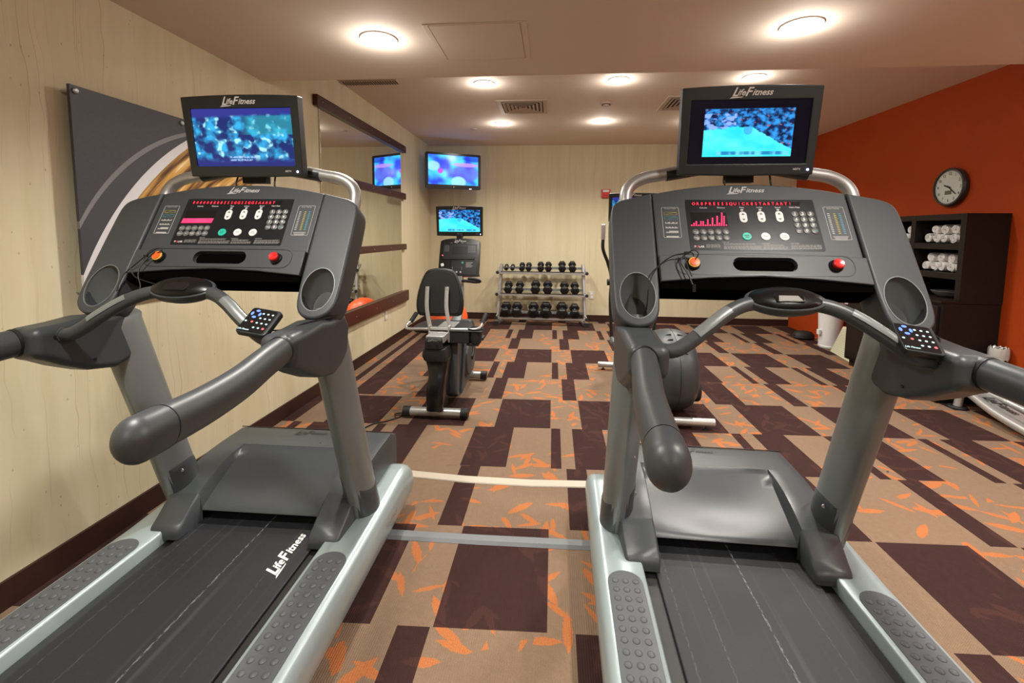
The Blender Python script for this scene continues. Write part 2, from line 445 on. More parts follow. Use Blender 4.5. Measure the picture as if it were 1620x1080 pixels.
def screen_mat(kind, strength):
    t = NT('television_picture_' + kind)
    uv = t.n('ShaderNodeTexCoord').outputs['UV']
    u, v, _ = t.xyz(uv)
    if kind in ('match', 'matchdark'):
        if kind == 'matchdark':      # small picture with black surround
            inside = t.math('MULTIPLY', t.between(u, 0.125, 0.875), t.between(v, 0.115, 0.875))
            u = t.math('DIVIDE', t.math('SUBTRACT', u, 0.125), 0.75); v = t.math('DIVIDE', t.math('SUBTRACT', v, 0.115), 0.76)
        else: inside = 1.0
        crowd = t.noise(t.comb(t.math('MULTIPLY', u, 1.6), v), 9.0, 2, 0.5).outputs
        cc = t.mix(t.smooth(crowd[0], 0.38, 0.68), (0.004, 0.012, 0.06), (0.03, 0.28, 0.75))
        cc = t.mix(t.math('GREATER_THAN', t.noise(t.comb(u, v), 16.0, 2).outputs[0], 0.67), cc, (0.35, 0.10, 0.10))
        stand = t.math('MULTIPLY', t.math('LESS_THAN', u, 0.36), t.math('LESS_THAN', v, 0.9))
        cc = t.mix(t.math('MULTIPLY', stand, t.smooth(t.noise(t.comb(u, v), 9.0, 1).outputs[0], 0.48, 0.56)), cc, (0.22, 0.36, 0.95))
        wob = t.math('MULTIPLY', t.math('SUBTRACT', crowd[0], 0.5), 0.10)
        e1 = t.math('ADD', t.math('ADD', 0.56, t.math('MULTIPLY', u, 0.16)), wob)           # left edge of court, rising
        e2 = t.math('ADD', t.math('SUBTRACT', 1.17, t.math('MULTIPLY', u, 1.02)), wob)       # falls away to the right
        e = t.smooth(t.math('SUBTRACT', t.math('MINIMUM', e1, e2), v), -0.012, 0.02)
        court = t.mix(t.smooth(t.noise(t.comb(u, v), 3.0, 2).outputs[0], 0.3, 0.7), (0.02, 0.60, 0.80), (0.10, 0.82, 0.90))
        fig = t.math('LESS_THAN', t.math('ADD', t.math('POWER', t.math('DIVIDE', t.math('SUBTRACT', u, 0.50), 0.05), 2.0), t.math('POWER', t.math('DIVIDE', t.math('SUBTRACT', v, 0.56), 0.10), 2.0)), 1.0)
        court = t.mix(t.math('MULTIPLY', fig, 0.55), court, (0.05, 0.15, 0.8))
        c = t.mix(e, cc, court)
        bar = t.math('MULTIPLY', t.between(v, 0.04, 0.11), t.between(u, 0.16, 0.98))
        c = t.mix(t.math('MULTIPLY', bar, 0.75), c, t.mix(t.smooth(t.noise(t.comb(t.math('MULTIPLY', u, 9.0), v), 1.0, 1).outputs[0], 0.45, 0.6), (0.01, 0.05, 0.30), (0.15, 0.55, 0.8)))
        if kind == 'matchdark': c = t.mix(inside, (0.0015, 0.0015, 0.006), c)
    elif kind == 'cafe':
        n1 = t.noise(t.comb(t.math('MULTIPLY', u, 1.7), v), 4.6, 2, 0.5).outputs[0]
        n2 = t.noise(t.comb(t.math('ADD', t.math('MULTIPLY', u, 1.7), 4.0), v), 8.0, 1, 0.4).outputs[0]
        c = t.mix(t.smooth(n1, 0.40, 0.66), (0.008, 0.02, 0.13), (0.03, 0.38, 0.72))
        c = t.mix(t.math('MULTIPLY', t.smooth(n2, 0.54, 0.66), t.smooth(n1, 0.42, 0.55)), c, (0.35, 0.75, 0.85))
        wall = t.math('MULTIPLY', t.between(v, 0.55, 0.88), t.smooth(u, 0.45, 0.6))
        c = t.mix(t.math('MULTIPLY', wall, 0.5), c, (0.03, 0.35, 0.42))
        top = t.smooth(t.math('ADD', v, t.math('MULTIPLY', u, -0.05)), 0.80, 0.88)
        c = t.mix(top, c, (0.025, 0.03, 0.22))
        sub = t.math('MULTIPLY', t.math('MAXIMUM', t.math('MULTIPLY', t.between(v, 0.145, 0.175), t.between(u, 0.34, 0.63)), t.math('MULTIPLY', t.between(v, 0.095, 0.125), t.between(u, 0.34, 0.57))), t.smooth(t.noise(t.comb(t.math('MULTIPLY', u, 45.0), t.math('MULTIPLY', v, 20.0)), 1.0, 1).outputs[0], 0.38, 0.5))
        bot = t.smooth(v, 0.22, 0.05)
        c = t.mix(bot, c, (0.015, 0.02, 0.16))
        c = t.mix(t.math('MULTIPLY', sub, 0.7), c, (0.35, 0.5, 0.85))
    else:   # blurred close-up
        n1 = t.noise(t.comb(t.math('MULTIPLY', u, 1.6), v), 2.2, 1, 0.4).outputs[0]
        c = t.mix(t.smooth(n1, 0.35, 0.62), (0.02, 0.05, 0.75), (0.05, 0.55, 0.95))
        def blob(cx, cy, rx, ry, col, c, s_=0.8):
            d = t.math('ADD', t.math('POWER', t.math('DIVIDE', t.math('SUBTRACT', u, cx), rx), 2.0), t.math('POWER', t.math('DIVIDE', t.math('SUBTRACT', v, cy), ry), 2.0))
            return t.mix(t.math('MULTIPLY', t.smooth(d, 1.3, 0.6), s_), c, col)
        c = blob(0.75, 0.42, 0.27, 0.30, (0.10, 0.08, 0.70), c)
        c = blob(0.75, 0.70, 0.28, 0.07, (0.45, 0.25, 0.75), c)
        c = blob(0.60, 0.10, 0.15, 0.20, (0.30, 0.65, 0.80), c, 0.9)
        c = blob(0.10, 0.62, 0.13, 0.16, (0.30, 0.60, 0.95), c)
        c = blob(0.24, 0.46, 0.055, 0.09, (0.45, 0.02, 0.75), c, 0.95)
        c = blob(0.93, 0.92, 0.25, 0.10, (0.01, 0.01, 0.45), c)
    e = t.n('ShaderNodeEmission'); t.put(e.inputs[0], c); e.inputs[1].default_value = strength
    g = t.n('ShaderNodeBsdfGlossy'); g.inputs[0].default_value = (0.03, 0.03, 0.03, 1); g.inputs[1].default_value = 0.15
    a = t.n('ShaderNodeAddShader'); t.t.links.new(e.outputs[0], a.inputs[0]); t.t.links.new(g.outputs[0], a.inputs[1])
    t.t.links.new(a.outputs[0], t.out.inputs[0]); return t.m

def art_mat():
    """slate art print: concentric arcs and a streaked gold disc; object Y, Z are metres on the wall"""
    t = NT('slate_and_gold_art_print')
    pos = t.n('ShaderNodeTexCoord').outputs['Object']
    _, y, z = t.xyz(pos)
    def dist(cy, cz):
        a = t.math('SUBTRACT', y, cy); b = t.math('SUBTRACT', z, cz)
        return t.math('SQRT', t.math('ADD', t.math('MULTIPLY', a, a), t.math('MULTIPLY', b, b)))
    nz = t.noise(pos, 120, 3).outputs[0]
    c = t.mix(nz, (0.040, 0.040, 0.048), (0.060, 0.060, 0.070))
    c = t.mix(t.math('LESS_THAN', dist(2.464, 0.857), 0.976), c, (0.19, 0.19, 0.20))
    c = t.mix(t.math('LESS_THAN', dist(2.507, 0.799), 1.032 - 0.004), c, (0.055, 0.055, 0.065))
    c = t.mix(t.math('LESS_THAN', dist(2.897, 0.544), 1.411), c, (0.62, 0.62, 0.63))
    din = dist(3.194, 0.277)
    ang = t.math('ARCTAN2', t.math('SUBTRACT', z, 0.9), t.math('SUBTRACT', y, 2.55))
    g1 = t.noise(t.comb(t.math('MULTIPLY', din, 26.0), t.math('MULTIPLY', ang, 1.5), 0.0), 1.0, 3, 0.6).outputs[0]
    gold = t.mix(t.smooth(g1, 0.36, 0.62), (0.06, 0.018, 0.006), (0.55, 0.30, 0.07))
    gold = t.mix(t.smooth(g1, 0.58, 0.72), gold, (0.78, 0.62, 0.34))
    c = t.mix(t.math('LESS_THAN', din, 1.765), c, gold)
    return t.bsdf(c, 0.45, spec=0.4)

M = {}
M['carpet'] = carpet_mat()
M['paper'] = wallpaper_mat()
M['orange'] = paint_mat('burnt_orange_wall', (0.35, 0.042, 0.003), (0.45, 0.060, 0.005), 0.65)
M['ceil'] = paint_mat('cream_ceiling_paint', (0.66, 0.57, 0.48), (0.72, 0.62, 0.53), 0.8, 1.2, 0.05)
M['base'] = paint_mat('dark_brown_skirting', (0.030, 0.012, 0.010), (0.045, 0.018, 0.014), 0.5)
M['darkwood'] = wood_mat('espresso_wood', (0.009, 0.006, 0.005), (0.021, 0.014, 0.011), 0.45)
M['railwood'] = wood_mat('mahogany_mirror_rail', (0.040, 0.014, 0.010), (0.075, 0.026, 0.017), 0.35)
M['mirror'] = plain('mirror_glass', (0.78, 0.80, 0.76), 0.02, 1.0, 0.01)
t = NT('mirror_silver'); M['mirror'] = t.bsdf(t.mix(t.noise(t.n('ShaderNodeTexCoord').outputs['Object'], 2, 1).outputs[0], (0.76, 0.78, 0.74), (0.80, 0.82, 0.78)), 0.0, 1.0)
M['plastic'] = plain('charcoal_plastic', (0.042, 0.049, 0.053), 0.42, bump=0.15, spec=0.5)
M['console'] = plain('graphite_console_plastic', (0.044, 0.051, 0.057), 0.48, bump=0.25, spec=0.5)
M['shroud'] = plain('dark_shroud_plastic', (0.047, 0.055, 0.060), 0.36, bump=0.10, spec=0.5)
M['rubber'] = plain('black_rubber', (0.011, 0.012, 0.013), 0.6, bump=0.2)
M['grip'] = plain('grey_rubber_grip', (0.045, 0.052, 0.055), 0.40, bump=0.1)
M['well'] = plain('cup_well_plastic', (0.10, 0.11, 0.11), 0.4)
M['void'] = plain('matt_black_and_slot_shade', (0.002, 0.002, 0.002), 1.0, spec=0.0)  # matt black for under lip, vent slots and the painted slot shade
M['padblack'] = plain('satin_black_pad', (0.004, 0.004, 0.004), 0.32, spec=0.3)
M['gloss'] = plain('gloss_black_plastic', (0.006, 0.006, 0.007), 0.22)
M['bezel'] = plain('dark_bezel_plastic', (0.014, 0.018, 0.019), 0.38)
M['upright'] = plain('metallic_grey_paint', (0.21, 0.235, 0.235), 0.36, 0.35, var=0.03)
M['rail'] = plain('silver_grey_paint', (0.36, 0.44, 0.455), 0.30, 0.35, var=0.03)
M['chrome'] = plain('brushed_silver_tube', (0.46, 0.47, 0.47), 0.42, 0.75, var=0.05)
M['steel'] = plain('pale_silver_paint', (0.50, 0.51, 0.50), 0.33, 0.6, var=0.05)
M['pad'] = plain('grey_foot_pad_rubber', (0.075, 0.084, 0.092), 0.5, bump=0.15)
M['belt'] = belt_mat()
M['deckblack'] = plain('black_deck_board', (0.008, 0.008, 0.008), 0.5)
M['white'] = plain('white_print', (0.75, 0.75, 0.75), 0.5)
M['silverprint'] = plain('silver_print', (0.50, 0.50, 0.50), 0.4)
M['greyprint'] = plain('grey_print', (0.28, 0.28, 0.28), 0.5)
M['darkprint'] = plain('dark_print', (0.02, 0.02, 0.02), 0.5)
M['overlay'] = plain('black_overlay', (0.009, 0.010, 0.013), 0.30, spec=0.4)
M['greybtn'] = plain('grey_button', (0.12, 0.125, 0.125), 0.4)
M['whitebtn'] = plain('white_button', (0.72, 0.74, 0.74), 0.4)
M['teal'] = plain('teal_button', (0.02, 0.50, 0.38), 0.4)
M['yellow'] = plain('yellow_print', (0.45, 0.38, 0.08), 0.5)
M['cyan'] = plain('cyan_print', (0.06, 0.32, 0.42), 0.5)
M['red'] = plain('red_plastic', (0.65, 0.02, 0.02), 0.28)
M['orangebtn'] = plain('orange_button', (0.85, 0.12, 0.02), 0.35)
M['yellowring'] = plain('yellow_ring', (0.75, 0.45, 0.08), 0.35)
M['led'] = glow('red_led', (1.0, 0.02, 0.05), 2.4)
M['ledpink'] = glow('pink_red_led', (1.0, 0.03, 0.12), 2.2)
M['bluekey'] = glow('blue_backlit_key', (0.12, 0.22, 1.0), 2.2)
M['whitekey'] = glow('white_backlit_key', (0.70, 0.95, 0.95), 1.3)
M['redkey'] = glow('red_backlit_key', (1.0, 0.15, 0.15), 1.5)
M['blueled'] = glow('blue_power_led', (0.35, 0.35, 1.0), 14.0)
M['lamp'] = glow('lit_lamp_lens', (1.0, 0.93, 0.82), 14.0)
M['towel'] = plain('white_terry', (0.80, 0.80, 0.79), 0.95, scale=200, bump=0.6)
M['vinyl'] = plain('black_vinyl', (0.007, 0.007, 0.008), 0.45, bump=0.2)
M['ball'] = plain('orange_ball_rubber', (0.85, 0.11, 0.02), 0.4)
M['cord'] = plain('black_cord', (0.008, 0.008, 0.008), 0.5)
M['ivory'] = plain('ivory_plastic', (0.62, 0.58, 0.48), 0.45)
M['whiteplastic'] = plain('white_plastic', (0.75, 0.76, 0.76), 0.4)
M['vent'] = plain('painted_grille', (0.50, 0.40, 0.33), 0.6)
M['ventdark'] = plain('dark_duct', (0.05, 0.04, 0.035), 0.8)
M['clockface'] = plain('clock_face', (0.66, 0.72, 0.68), 0.5)
M['clockrim'] = plain('dark_clock_rim', (0.04, 0.035, 0.035), 0.3)
M['tape'] = plain('pale_floor_tape', (0.46, 0.41, 0.33), 0.5)
M['coverstrip'] = plain('grey_cord_cover', (0.15, 0.16, 0.17), 0.5)
M['paper_sheet'] = plain('cream_panel', (0.66, 0.64, 0.45), 0.6)
M['alarm'] = plain('alarm_red', (0.60, 0.02, 0.015), 0.35)
M['liner'] = plain('clear_bin_liner', (0.45, 0.45, 0.42), 0.25)
M['match'] = screen_mat('match', 1.25)
M['matchdark'] = screen_mat('matchdark', 1.25)
M['cafe'] = screen_mat('cafe', 1.2)
M['closeup'] = screen_mat('closeup', 1.35)
M['art'] = art_mat()

# ------------------------------------------------------------------ room
XL, XR, YB, YF, H, H2, YS = -1.865, 3.40, 6.88, -3.0, 2.60, 2.26, 2.88
def struct(name, mb, mat, bevel=0, parent=None):
    return mb.build(name, mat, parent, bevel=bevel, kind='structure', smooth=False)
struct('floor', MB().box(((XL + XR) / 2, (YB + YF) / 2, -0.05), (XR - XL + .4, YB - YF + .4, 0.1)), M['carpet'])
struct('wall_left', MB().box((XL - .1, (YB + YF) / 2, 1.4), (0.2, YB - YF, 2.9)), M['paper'])
struct('wall_back', MB().box(((XL + XR) / 2, YB + .1, 1.4), (XR - XL + .4, 0.2, 2.9)), M['paper'])
struct('wall_right', MB().box((XR + .1, (YB + YF) / 2, 1.4), (0.2, YB - YF, 2.9)), M['orange'])
struct('wall_front', MB().box(((XL + XR) / 2, YF - .1, 1.4), (XR - XL + .4, 0.2, 2.9)), M['paper'])
struct('ceiling', MB().box(((XL + XR) / 2, (YB + YS) / 2 + .1, H + .1), (XR - XL + .4, YB - YS + .4, 0.2)), M['ceil'])
struct('ceiling', MB().box(((XL + XR) / 2, (YS + YF) / 2, (H2 + 2.85) / 2), (XR - XL + .4, YS - YF, 2.85 - H2)), M['ceil'])
struct('baseboard_left', MB().box((XL + .006, (YB + YF) / 2, 0.05), (0.012, YB - YF, 0.10)), M['base'])
struct('baseboard_back', MB().box(((XL + XR) / 2, YB - .006, 0.05), (XR - XL, 0.012, 0.10)), M['base'])

# ------------------------------------------------------------------ ceiling fittings
def light_at(loc, power, name='lamp_light', spot=True, size=R(142), parent=None):
    l = D.lights.new(name, 'SPOT' if spot else 'POINT'); l.energy = power; l.color = WARM; l.shadow_soft_size = 0.06
    if spot: l.spot_size = size; l.spot_blend = 0.7
    o = D.objects.new(name, l); COL.objects.link(o); o.location = loc
    if parent: o.parent = parent
    return o
def downlight(x, y, z, label, power=SPOT_W):
    r0 = 0.078
    e = empty('ceiling_downlight', (x, y, z), 0, label, 'ceiling light', 'recessed ceiling downlights')
    MB().lathe([(r0 + .012, -0.0005), (r0 + .012, -.006), (r0, -.008), (r0 - .006, -.004), (r0 - .006, -0.0005)], seg=32, caps=False).build('trim_ring', M['whiteplastic'], e)
    MB().lathe([(0.001, -.004), (r0 * .5, -.006), (r0 - .006, -.003), (r0 - .006, -.001)], seg=32).build('lens', M['lamp'], e)
    light_at((0, 0, -.02), power, parent=e)
    # wide soft part of the same lamp: spill onto ceiling and walls
    l = light_at((0, 0, -.05), FILL_W, 'lamp_spill', spot=False, parent=e); l.data.shadow_soft_size = 0.07
    return e
downlight(-0.879, 2.305, H2, 'large bright recessed downlight on the low ceiling above the left treadmill')
downlight(1.114, 2.300, H2, 'large bright recessed downlight on the low ceiling above the right treadmill')
downlight(-0.62, 4.07, H, 'recessed downlight just past the ceiling drop, left of the square air vent')
downlight(0.528, 4.06, H, 'recessed downlight just past the ceiling drop, nearest above the smoke detector')
downlight(1.623, 4.06, H, 'recessed downlight seen right above the right treadmill television')
downlight(-0.637, 5.53, H, 'far recessed downlight nearest to the corner television')
downlight(0.534, 5.49, H, 'far recessed downlight beyond the smoke detector')
downlight(1.623, 5.50, H, 'far recessed downlight hidden behind the right treadmill television')
for x in (-0.88, 1.11, 2.75):
    for y in (0.65, -1.1):
        downlight(x, y, H2, 'recessed downlight on the low ceiling behind the viewpoint')
downlight(2.75, 2.30, H2, 'recessed downlight on the low ceiling near the orange wall')

e = empty('ceiling_access_panel', (-0.38, 2.38, H2), 0, 'square flush access panel set in the low ceiling', 'access panel')
MB().prism([(-.242, -.215), (.242, -.215), (.242, .215), (-.242, .215)], -.004, -.0003, holes=[[(-.215, -.21), (-.215, .21), (.215, .21), (.215, -.21)]]).build('frame', M['ceil'], e, bevel=.0015)
MB().box((0, 0, -.0025), (.422, .412, .004)).build('panel', M['ceil'], e, bevel=.001)
def square_vent(x, y, w, label):
    e = empty('air_vent', (x, y, H), 0, label, 'air vent', 'square ceiling air vents')
    h = w / 2
    MB().prism([(-h, -h), (h, -h), (h, h), (-h, h)], -.012, -.0003, holes=[[(-h + .045, -h + .045), (-h + .045, h - .045), (h - .045, h - .045), (h - .045, -h + .045)]]).build('frame', M['vent'], e, bevel=.003)
    MB().box((0, 0, -.003), (w - .085, w - .085, .004)).build('duct', M['ventdark'], e)
    mb = MB()
    for k in range(5):
        a = h - .055 - k * .038
        if a < .02: break
        b = a - .024
        for i in range(4):
            rot = Matrix.Rotation(i * PI / 2, 4, 'Z')
            mb.quad([(-a, -a, -.014), (a, -a, -.014), (b, -b, -.004), (-b, -b, -.004)], rot)
            mb.quad([(-a, -a, -.016), (a, -a, -.016), (a, -a, -.012), (-a, -a, -.012)], rot)
    mb.build('louvre', M['vent'], e, smooth=False, normals=False)
square_vent(-0.33, 4.82, 0.50, 'square louvred air vent between the left downlights')
square_vent(1.30, 4.78, 0.50, 'square louvred air vent half hidden by the right treadmill television')
e = empty('slot_grille', (-1.60, 3.98, H), 0, 'slim slotted return grille beside the left wall', 'air vent')
MB().box((0, 0, -.004), (.50, .11, .007)).build('frame', M['vent'], e, bevel=.002)
mb = MB()
for k in range(22): mb.box((-.23 + k * .022, 0, -.0088), (.010, .085, .002))
mb.build('slots', M['ventdark'], e, smooth=False)
e = empty('smoke_detector', (0.50, 4.745, H), 0, 'small round smoke detector between two downlights', 'smoke detector')
MB().lathe([(.062, -.001), (.062, -.010), (.050, -.016), (.030, -.020), (.028, -.030), (.012, -.036)], seg=24).build('body', M['vent'], e)
MB().lathe([(.046, -.0165), (.046, -.020), (.036, -.020), (.036, -.0165)], seg=24, caps=False).build('slot_ring', M['ventdark'], e)
MB().lathe([(.040, 0), (.040, -.006), (.018, -.010)], seg=24).build('sprinkler_cover', M['vent'], loc=(-1.012, 5.80, H - .0003), label='small round sprinkler cover on the ceiling near the corner television', cat='sprinkler')

# ------------------------------------------------------------------ wall fittings
e = empty('wall_mirror', (XL, 4.53, 0), 0, 'large mirror on the left wall crossed by dark wooden rails', 'mirror')
MB().box((.008, 0, 1.42), (.010, 1.93, 1.78)).build('glass', M['mirror'], e, bevel=.001)
for z0, z1, y0, y1, d in ((2.280, 2.362, -1.045, 1.09, .040), (1.715, 1.79, -1.0, 1.09, .034), (1.098, 1.168, -1.0, 1.09, .034), (0.455, 0.585, -1.02, 1.12, .045)):
    r_ = MB().box((d / 2 + .001, (y0 + y1) / 2, (z0 + z1) / 2), (d, y1 - y0, z1 - z0)).build('rail', M['railwood'], e, bevel=.003)
    mb = MB()
    for k in range(5): mb.lathe([(.005, d), (.005, d + .003), (.001, d + .004)], (.001, y0 + .08 + k * (y1 - y0 - .16) / 4, (z0 + z1) / 2), 'X', seg=8)
    mb.build('screw', M['chrome'], r_)
e = empty('wall_art_panel', (XL, 0, 0), 0, 'slate grey art panel with white arc and gold streaks on the left wall', 'picture')
art = MB().box((.049, 2.13, 1.441), (.012, 1.034, .812)).build('panel', M['art'], e, bevel=.001)
for y, z in ((1.633, 1.826), (2.134, 1.824), (2.62, 1.824), (1.633, 1.06), (2.134, 1.06), (2.62, 1.06)):
    MB().lathe([(.006, .001), (.006, .056), (.011, .056), (.011, .060), (.007, .064), (.001, .065)], (0, y, z), 'X', seg=16).build('standoff_bolt', M['chrome'], e)

def clock():
    e = empty('wall_clock', (XR, 4.293, 1.728), 0, 'round white wall clock with dark rim on the orange wall', 'clock')
    MB().lathe([(.150, -.001), (.162, -.010), (.163, -.034), (.155, -.046), (.143, -.048), (.140, -.036)], axis='X', seg=48, caps=False).build('rim', M['clockrim'], e)
    MB().lathe([(.142, -.030), (.142, -.034)], axis='X', seg=48).build('face', M['clockface'], e)
    # face frame: viewed from -X; right of viewer is -Y... numbers mapped so 12 is up
    F = Matrix(((0, 0, -1, -.0355), (-1, 0, 0, 0), (0, 1, 0, 0), (0, 0, 0, 1)))
    mb = MB()
    for h in range(1, 13):
        a = PI / 2 - h * PI / 6
        mb.mesh(text_me(str(h), .034, bold=.01), F @ T3(.113 * math.cos(a), .113 * math.sin(a), 0))
    for k in range(60):
        a = k * PI / 30
        mb.box((.134 * math.cos(a), .134 * math.sin(a), 0), (.006, .0012, .0006), (0, 0, a), F)
    mb.build('numerals', M['darkprint'], e, smooth=False)
    for nm, L, w_, a, off in (('hour_hand', .060, .007, R(90 - 292), .0015), ('minute_hand', .105, .005, R(90 - 130), .003)):
        MB().prism([(-.02, -w_), (L * .8, -w_ * .8), (L, 0), (L * .8, w_ * .8), (-.02, w_)], off, off + .001, F @ Matrix.Rotation(a, 4, 'Z')).build(nm, M['darkprint'], e, smooth=False)
    MB().box((0.035, -.004, .0035), (.11, .0016, .0008), (0, 0, 0), F @ Matrix.Rotation(R(-40), 4, 'Z')).build('second_hand', M['red'], e, smooth=False)
    MB().box((-.005, -.045, .001), (.062, .032, .002), None, F).build('display_window', plain('grey_green_lcd', (.12, .13, .08), .4), e, smooth=False)
    MB().lathe([(.006, 0), (.006, .006), (.002, .007)], axis='Z', seg=12, M=F).build('hub', M['darkprint'], e)
clock()
e = empty('fire_alarm', (0.752, YB, 1.90), 0, 'small red fire alarm strobe on the back wall', 'fire alarm')
MB().box((0, -.020, 0), (.125, .040, .120)).build('housing', M['alarm'], e, bevel=.006)
MB().box((0, -.043, .034), (.090, .008, .034)).build('strobe_lens', M['whiteplastic'], e, bevel=.003)
MB().box((0, -.041, -.030), (.085, .003, .004)).build('slot', M['darkprint'], e)
e = empty('wall_socket', (0.583, YB, 0.40), 0, 'ivory socket plate low on the back wall right of the dumbbell rack', 'socket')
MB().box((0, -.004, 0), (.075, .008, .118)).build('plate', M['ivory'], e, bevel=.003)
MB().box((0, -.0088, .026), (.034, .003, .03)).box((0, -.0088, -.026), (.034, .003, .03)).build('outlet', M['whiteplastic'], e, bevel=.001)
e = empty('wall_socket', (XL, 4.95, 0.385), 0, 'ivory socket plate low on the left wall below the mirror', 'socket')
MB().box((.004, 0, 0), (.008, .075, .118)).build('plate', M['ivory'], e, bevel=.003)
MB().box((.0088, 0, .026), (.003, .034, .03)).box((.0088, 0, -.026), (.003, .034, .03)).build('outlet', M['whiteplastic'], e, bevel=.001)

def uvquad(name, mat, parent, p0, p1, p2, p3):
    me = D.meshes.new(name); me.from_pydata([tuple(Vector(p)) for p in (p0, p1, p2, p3)], [], [(0, 1, 2, 3)])
    uvl = me.uv_layers.new(name='UVMap')
    for i, uv in enumerate(((0, 0), (1, 0), (1, 1), (0, 1))): uvl.data[i].uv = uv
    me.materials.append(mat); o = D.objects.new(name, me); COL.objects.link(o); o.parent = parent
    return o

# corner television: local X = screen right, Z up, -Y towards the viewer
def corner_tv():
    a = math.atan2(6.60 - 6.24, -1.05 + 1.755)
    e = empty('corner_television', ((-1.755 - 1.05) / 2, 6.42, 2.17), a, 'wide black television hung high in the left corner', 'television')
    w, h = .395, .245
    MB().prism(rrect(-w, w, -h, h, .02), 0, .055, Matrix.Rotation(PI / 2, 4, 'X') @ T3(0, 0, -.055), holes=[list(reversed(rrect(-w + .035, w - .035, -h + .055, h - .03, .003, 1)))]).build('bezel', M['gloss'], e, bevel=.004)
    uvquad('screen', M['closeup'], e, (-w + .034, .012, -h + .054), (w - .034, .012, -h + .054), (w - .034, .012, h - .029), (-w + .034, .012, h - .029))
    MB().box((0, .07, 0), (.55, .05, .34)).build('back_cover', M['gloss'], e, bevel=.02)
    MB().tube([(0, .09, 0), (0, .495, 0)], .025, seg=12).box((0, .10, 0), (.22, .02, .22)).box((-.0, .49, 0), (.10, .02, .2), (0, 0, -a)).build('wall_bracket', M['rubber'], e)
    MB().lathe([(.008, 0), (.008, -.001)], (0, -.0005, -h + .026), 'Y', 20).build('maker_mark', M['silverprint'], e)
    MB().box((.24, -.002, -h + .006), (.03, .004, .006)).build('power_light', M['blueled'], e)
corner_tv()

# ------------------------------------------------------------------ treadmill
t3 = Vector((0, .516, .856)); n3 = Vector((0, -.856, .516)); o3 = Vector((0, -.021, 1.164))
MC = Matrix(((1, 0, 0, 0), (0, t3.y, n3.y, o3.y), (0, t3.z, n3.z, o3.z), (0, 0, 0, 1)))   # console frame (x, s up the panel, n outward)

def ov(zx, zy):
    """overlay drawing coordinates -> console x, s"""
    u, v = .5, .5
    for _ in range(6):
        v = (zy - (87 + 5 * u)) / (388 + 8 * u)
        u = (zx - (270 + 50 * v)) / ((1275 + 110 * v) - (270 + 50 * v))
    return (-.197 + .394 * u, .294 - .187 * v)

def lf(mb, size, Mx, bold=.012):
    """the italic script wordmark: tall L and F, run together, with a swash underline"""
    parts = []; x = 0.0
    for txt, k, gap in (('L', 1.35, -.06), ('ife', .95, .02), ('F', 1.35, -.10), ('itness', .95, 0)):
        me = text_me(txt, size * k, .42, .014 + bold * .5, 'LEFT')
        xs = [v.co.x for v in me.vertices]; w = max(xs) - min(xs)
        parts.append((me, x - min(xs), (k - 1) * size * .12)); x += w + gap * size - size * .10
    for me, px, dy in parts: mb.mesh(me, Mx @ T3(px - x / 2, dy, 0))
    a = -x / 2
    mb.quad([(a - size * .30, -size * .62, 0), (a + size * 1.1, -size * .52, 0), (a + size * 1.25, -size * .43, 0), (a + size * .0, -size * .45, 0)], Mx)
    return mb

def lcd_tv(root, cx, y0, y1, z0, z1, w, pic, inset=(.030, .034, .042), arch=.006, s_=1.0):
    """attached television; lower corners at (y0,z0), upper at (y1,z1); local frame from root"""
    d = Vector((0, y1 - y0, z1 - z0)); h = d.length; d.normalize(); nn = Vector((0, -d.z, d.y))
    Mt = Matrix(((1, 0, 0, cx), (0, d.y, nn.y, y0), (0, d.z, nn.z, z0), (0, 0, 0, 1)))
    hw = w / 2; tp = [(hw * (1 - 2 * k / 10), h + arch * (1 - (1 - 2 * k / 10) ** 2)) for k in range(11)]
    out = [(-hw + .004, 0), (0, -arch * .6), (hw - .004, 0)] + tp
    hx = hw - inset[0]
    hole = [(-hx, inset[2]), (-hx, h - inset[1]), (hx, h - inset[1]), (hx, inset[2])]
    bz = MB().prism(out, -.038 * s_, 0, Mt, holes=[hole]).build('television_bezel', M['bezel'], root, bevel=.004 * s_, seg=3)
    MB().prism([(p[0] * .90, .02 + p[1] * .86) for p in out], -.062 * s_, -.036 * s_, Mt).build('back_cover', M['bezel'], bz, bevel=.01 * s_)
    q = [Mt @ Vector(p) for p in ((-hx, inset[2], -.006), (hx, inset[2], -.006), (hx, h - inset[1], -.006), (-hx, h - inset[1], -.006))]
    uvquad('screen', M[pic], bz, *q)
    lf(MB(), .0280 * s_, Mt @ T3(.0, h - inset[1] * .44, .0012)).build('wordmark', M['white'], bz, smooth=False)
    MB().mesh(text_me('HDTV', .0085 * s_, bold=.01), Mt @ T3(hx * .86, inset[2] * .48, .0012)).build('lettering', M['white'], bz, smooth=False)
    MB().lathe([(.0035 * s_, 0), (.0035 * s_, .002), (.001, .003)], (hw - .022 * s_, .016 * s_, .0), 'Z', seg=12, M=Mt).build('power_light', M['blueled'], bz)
    return bz

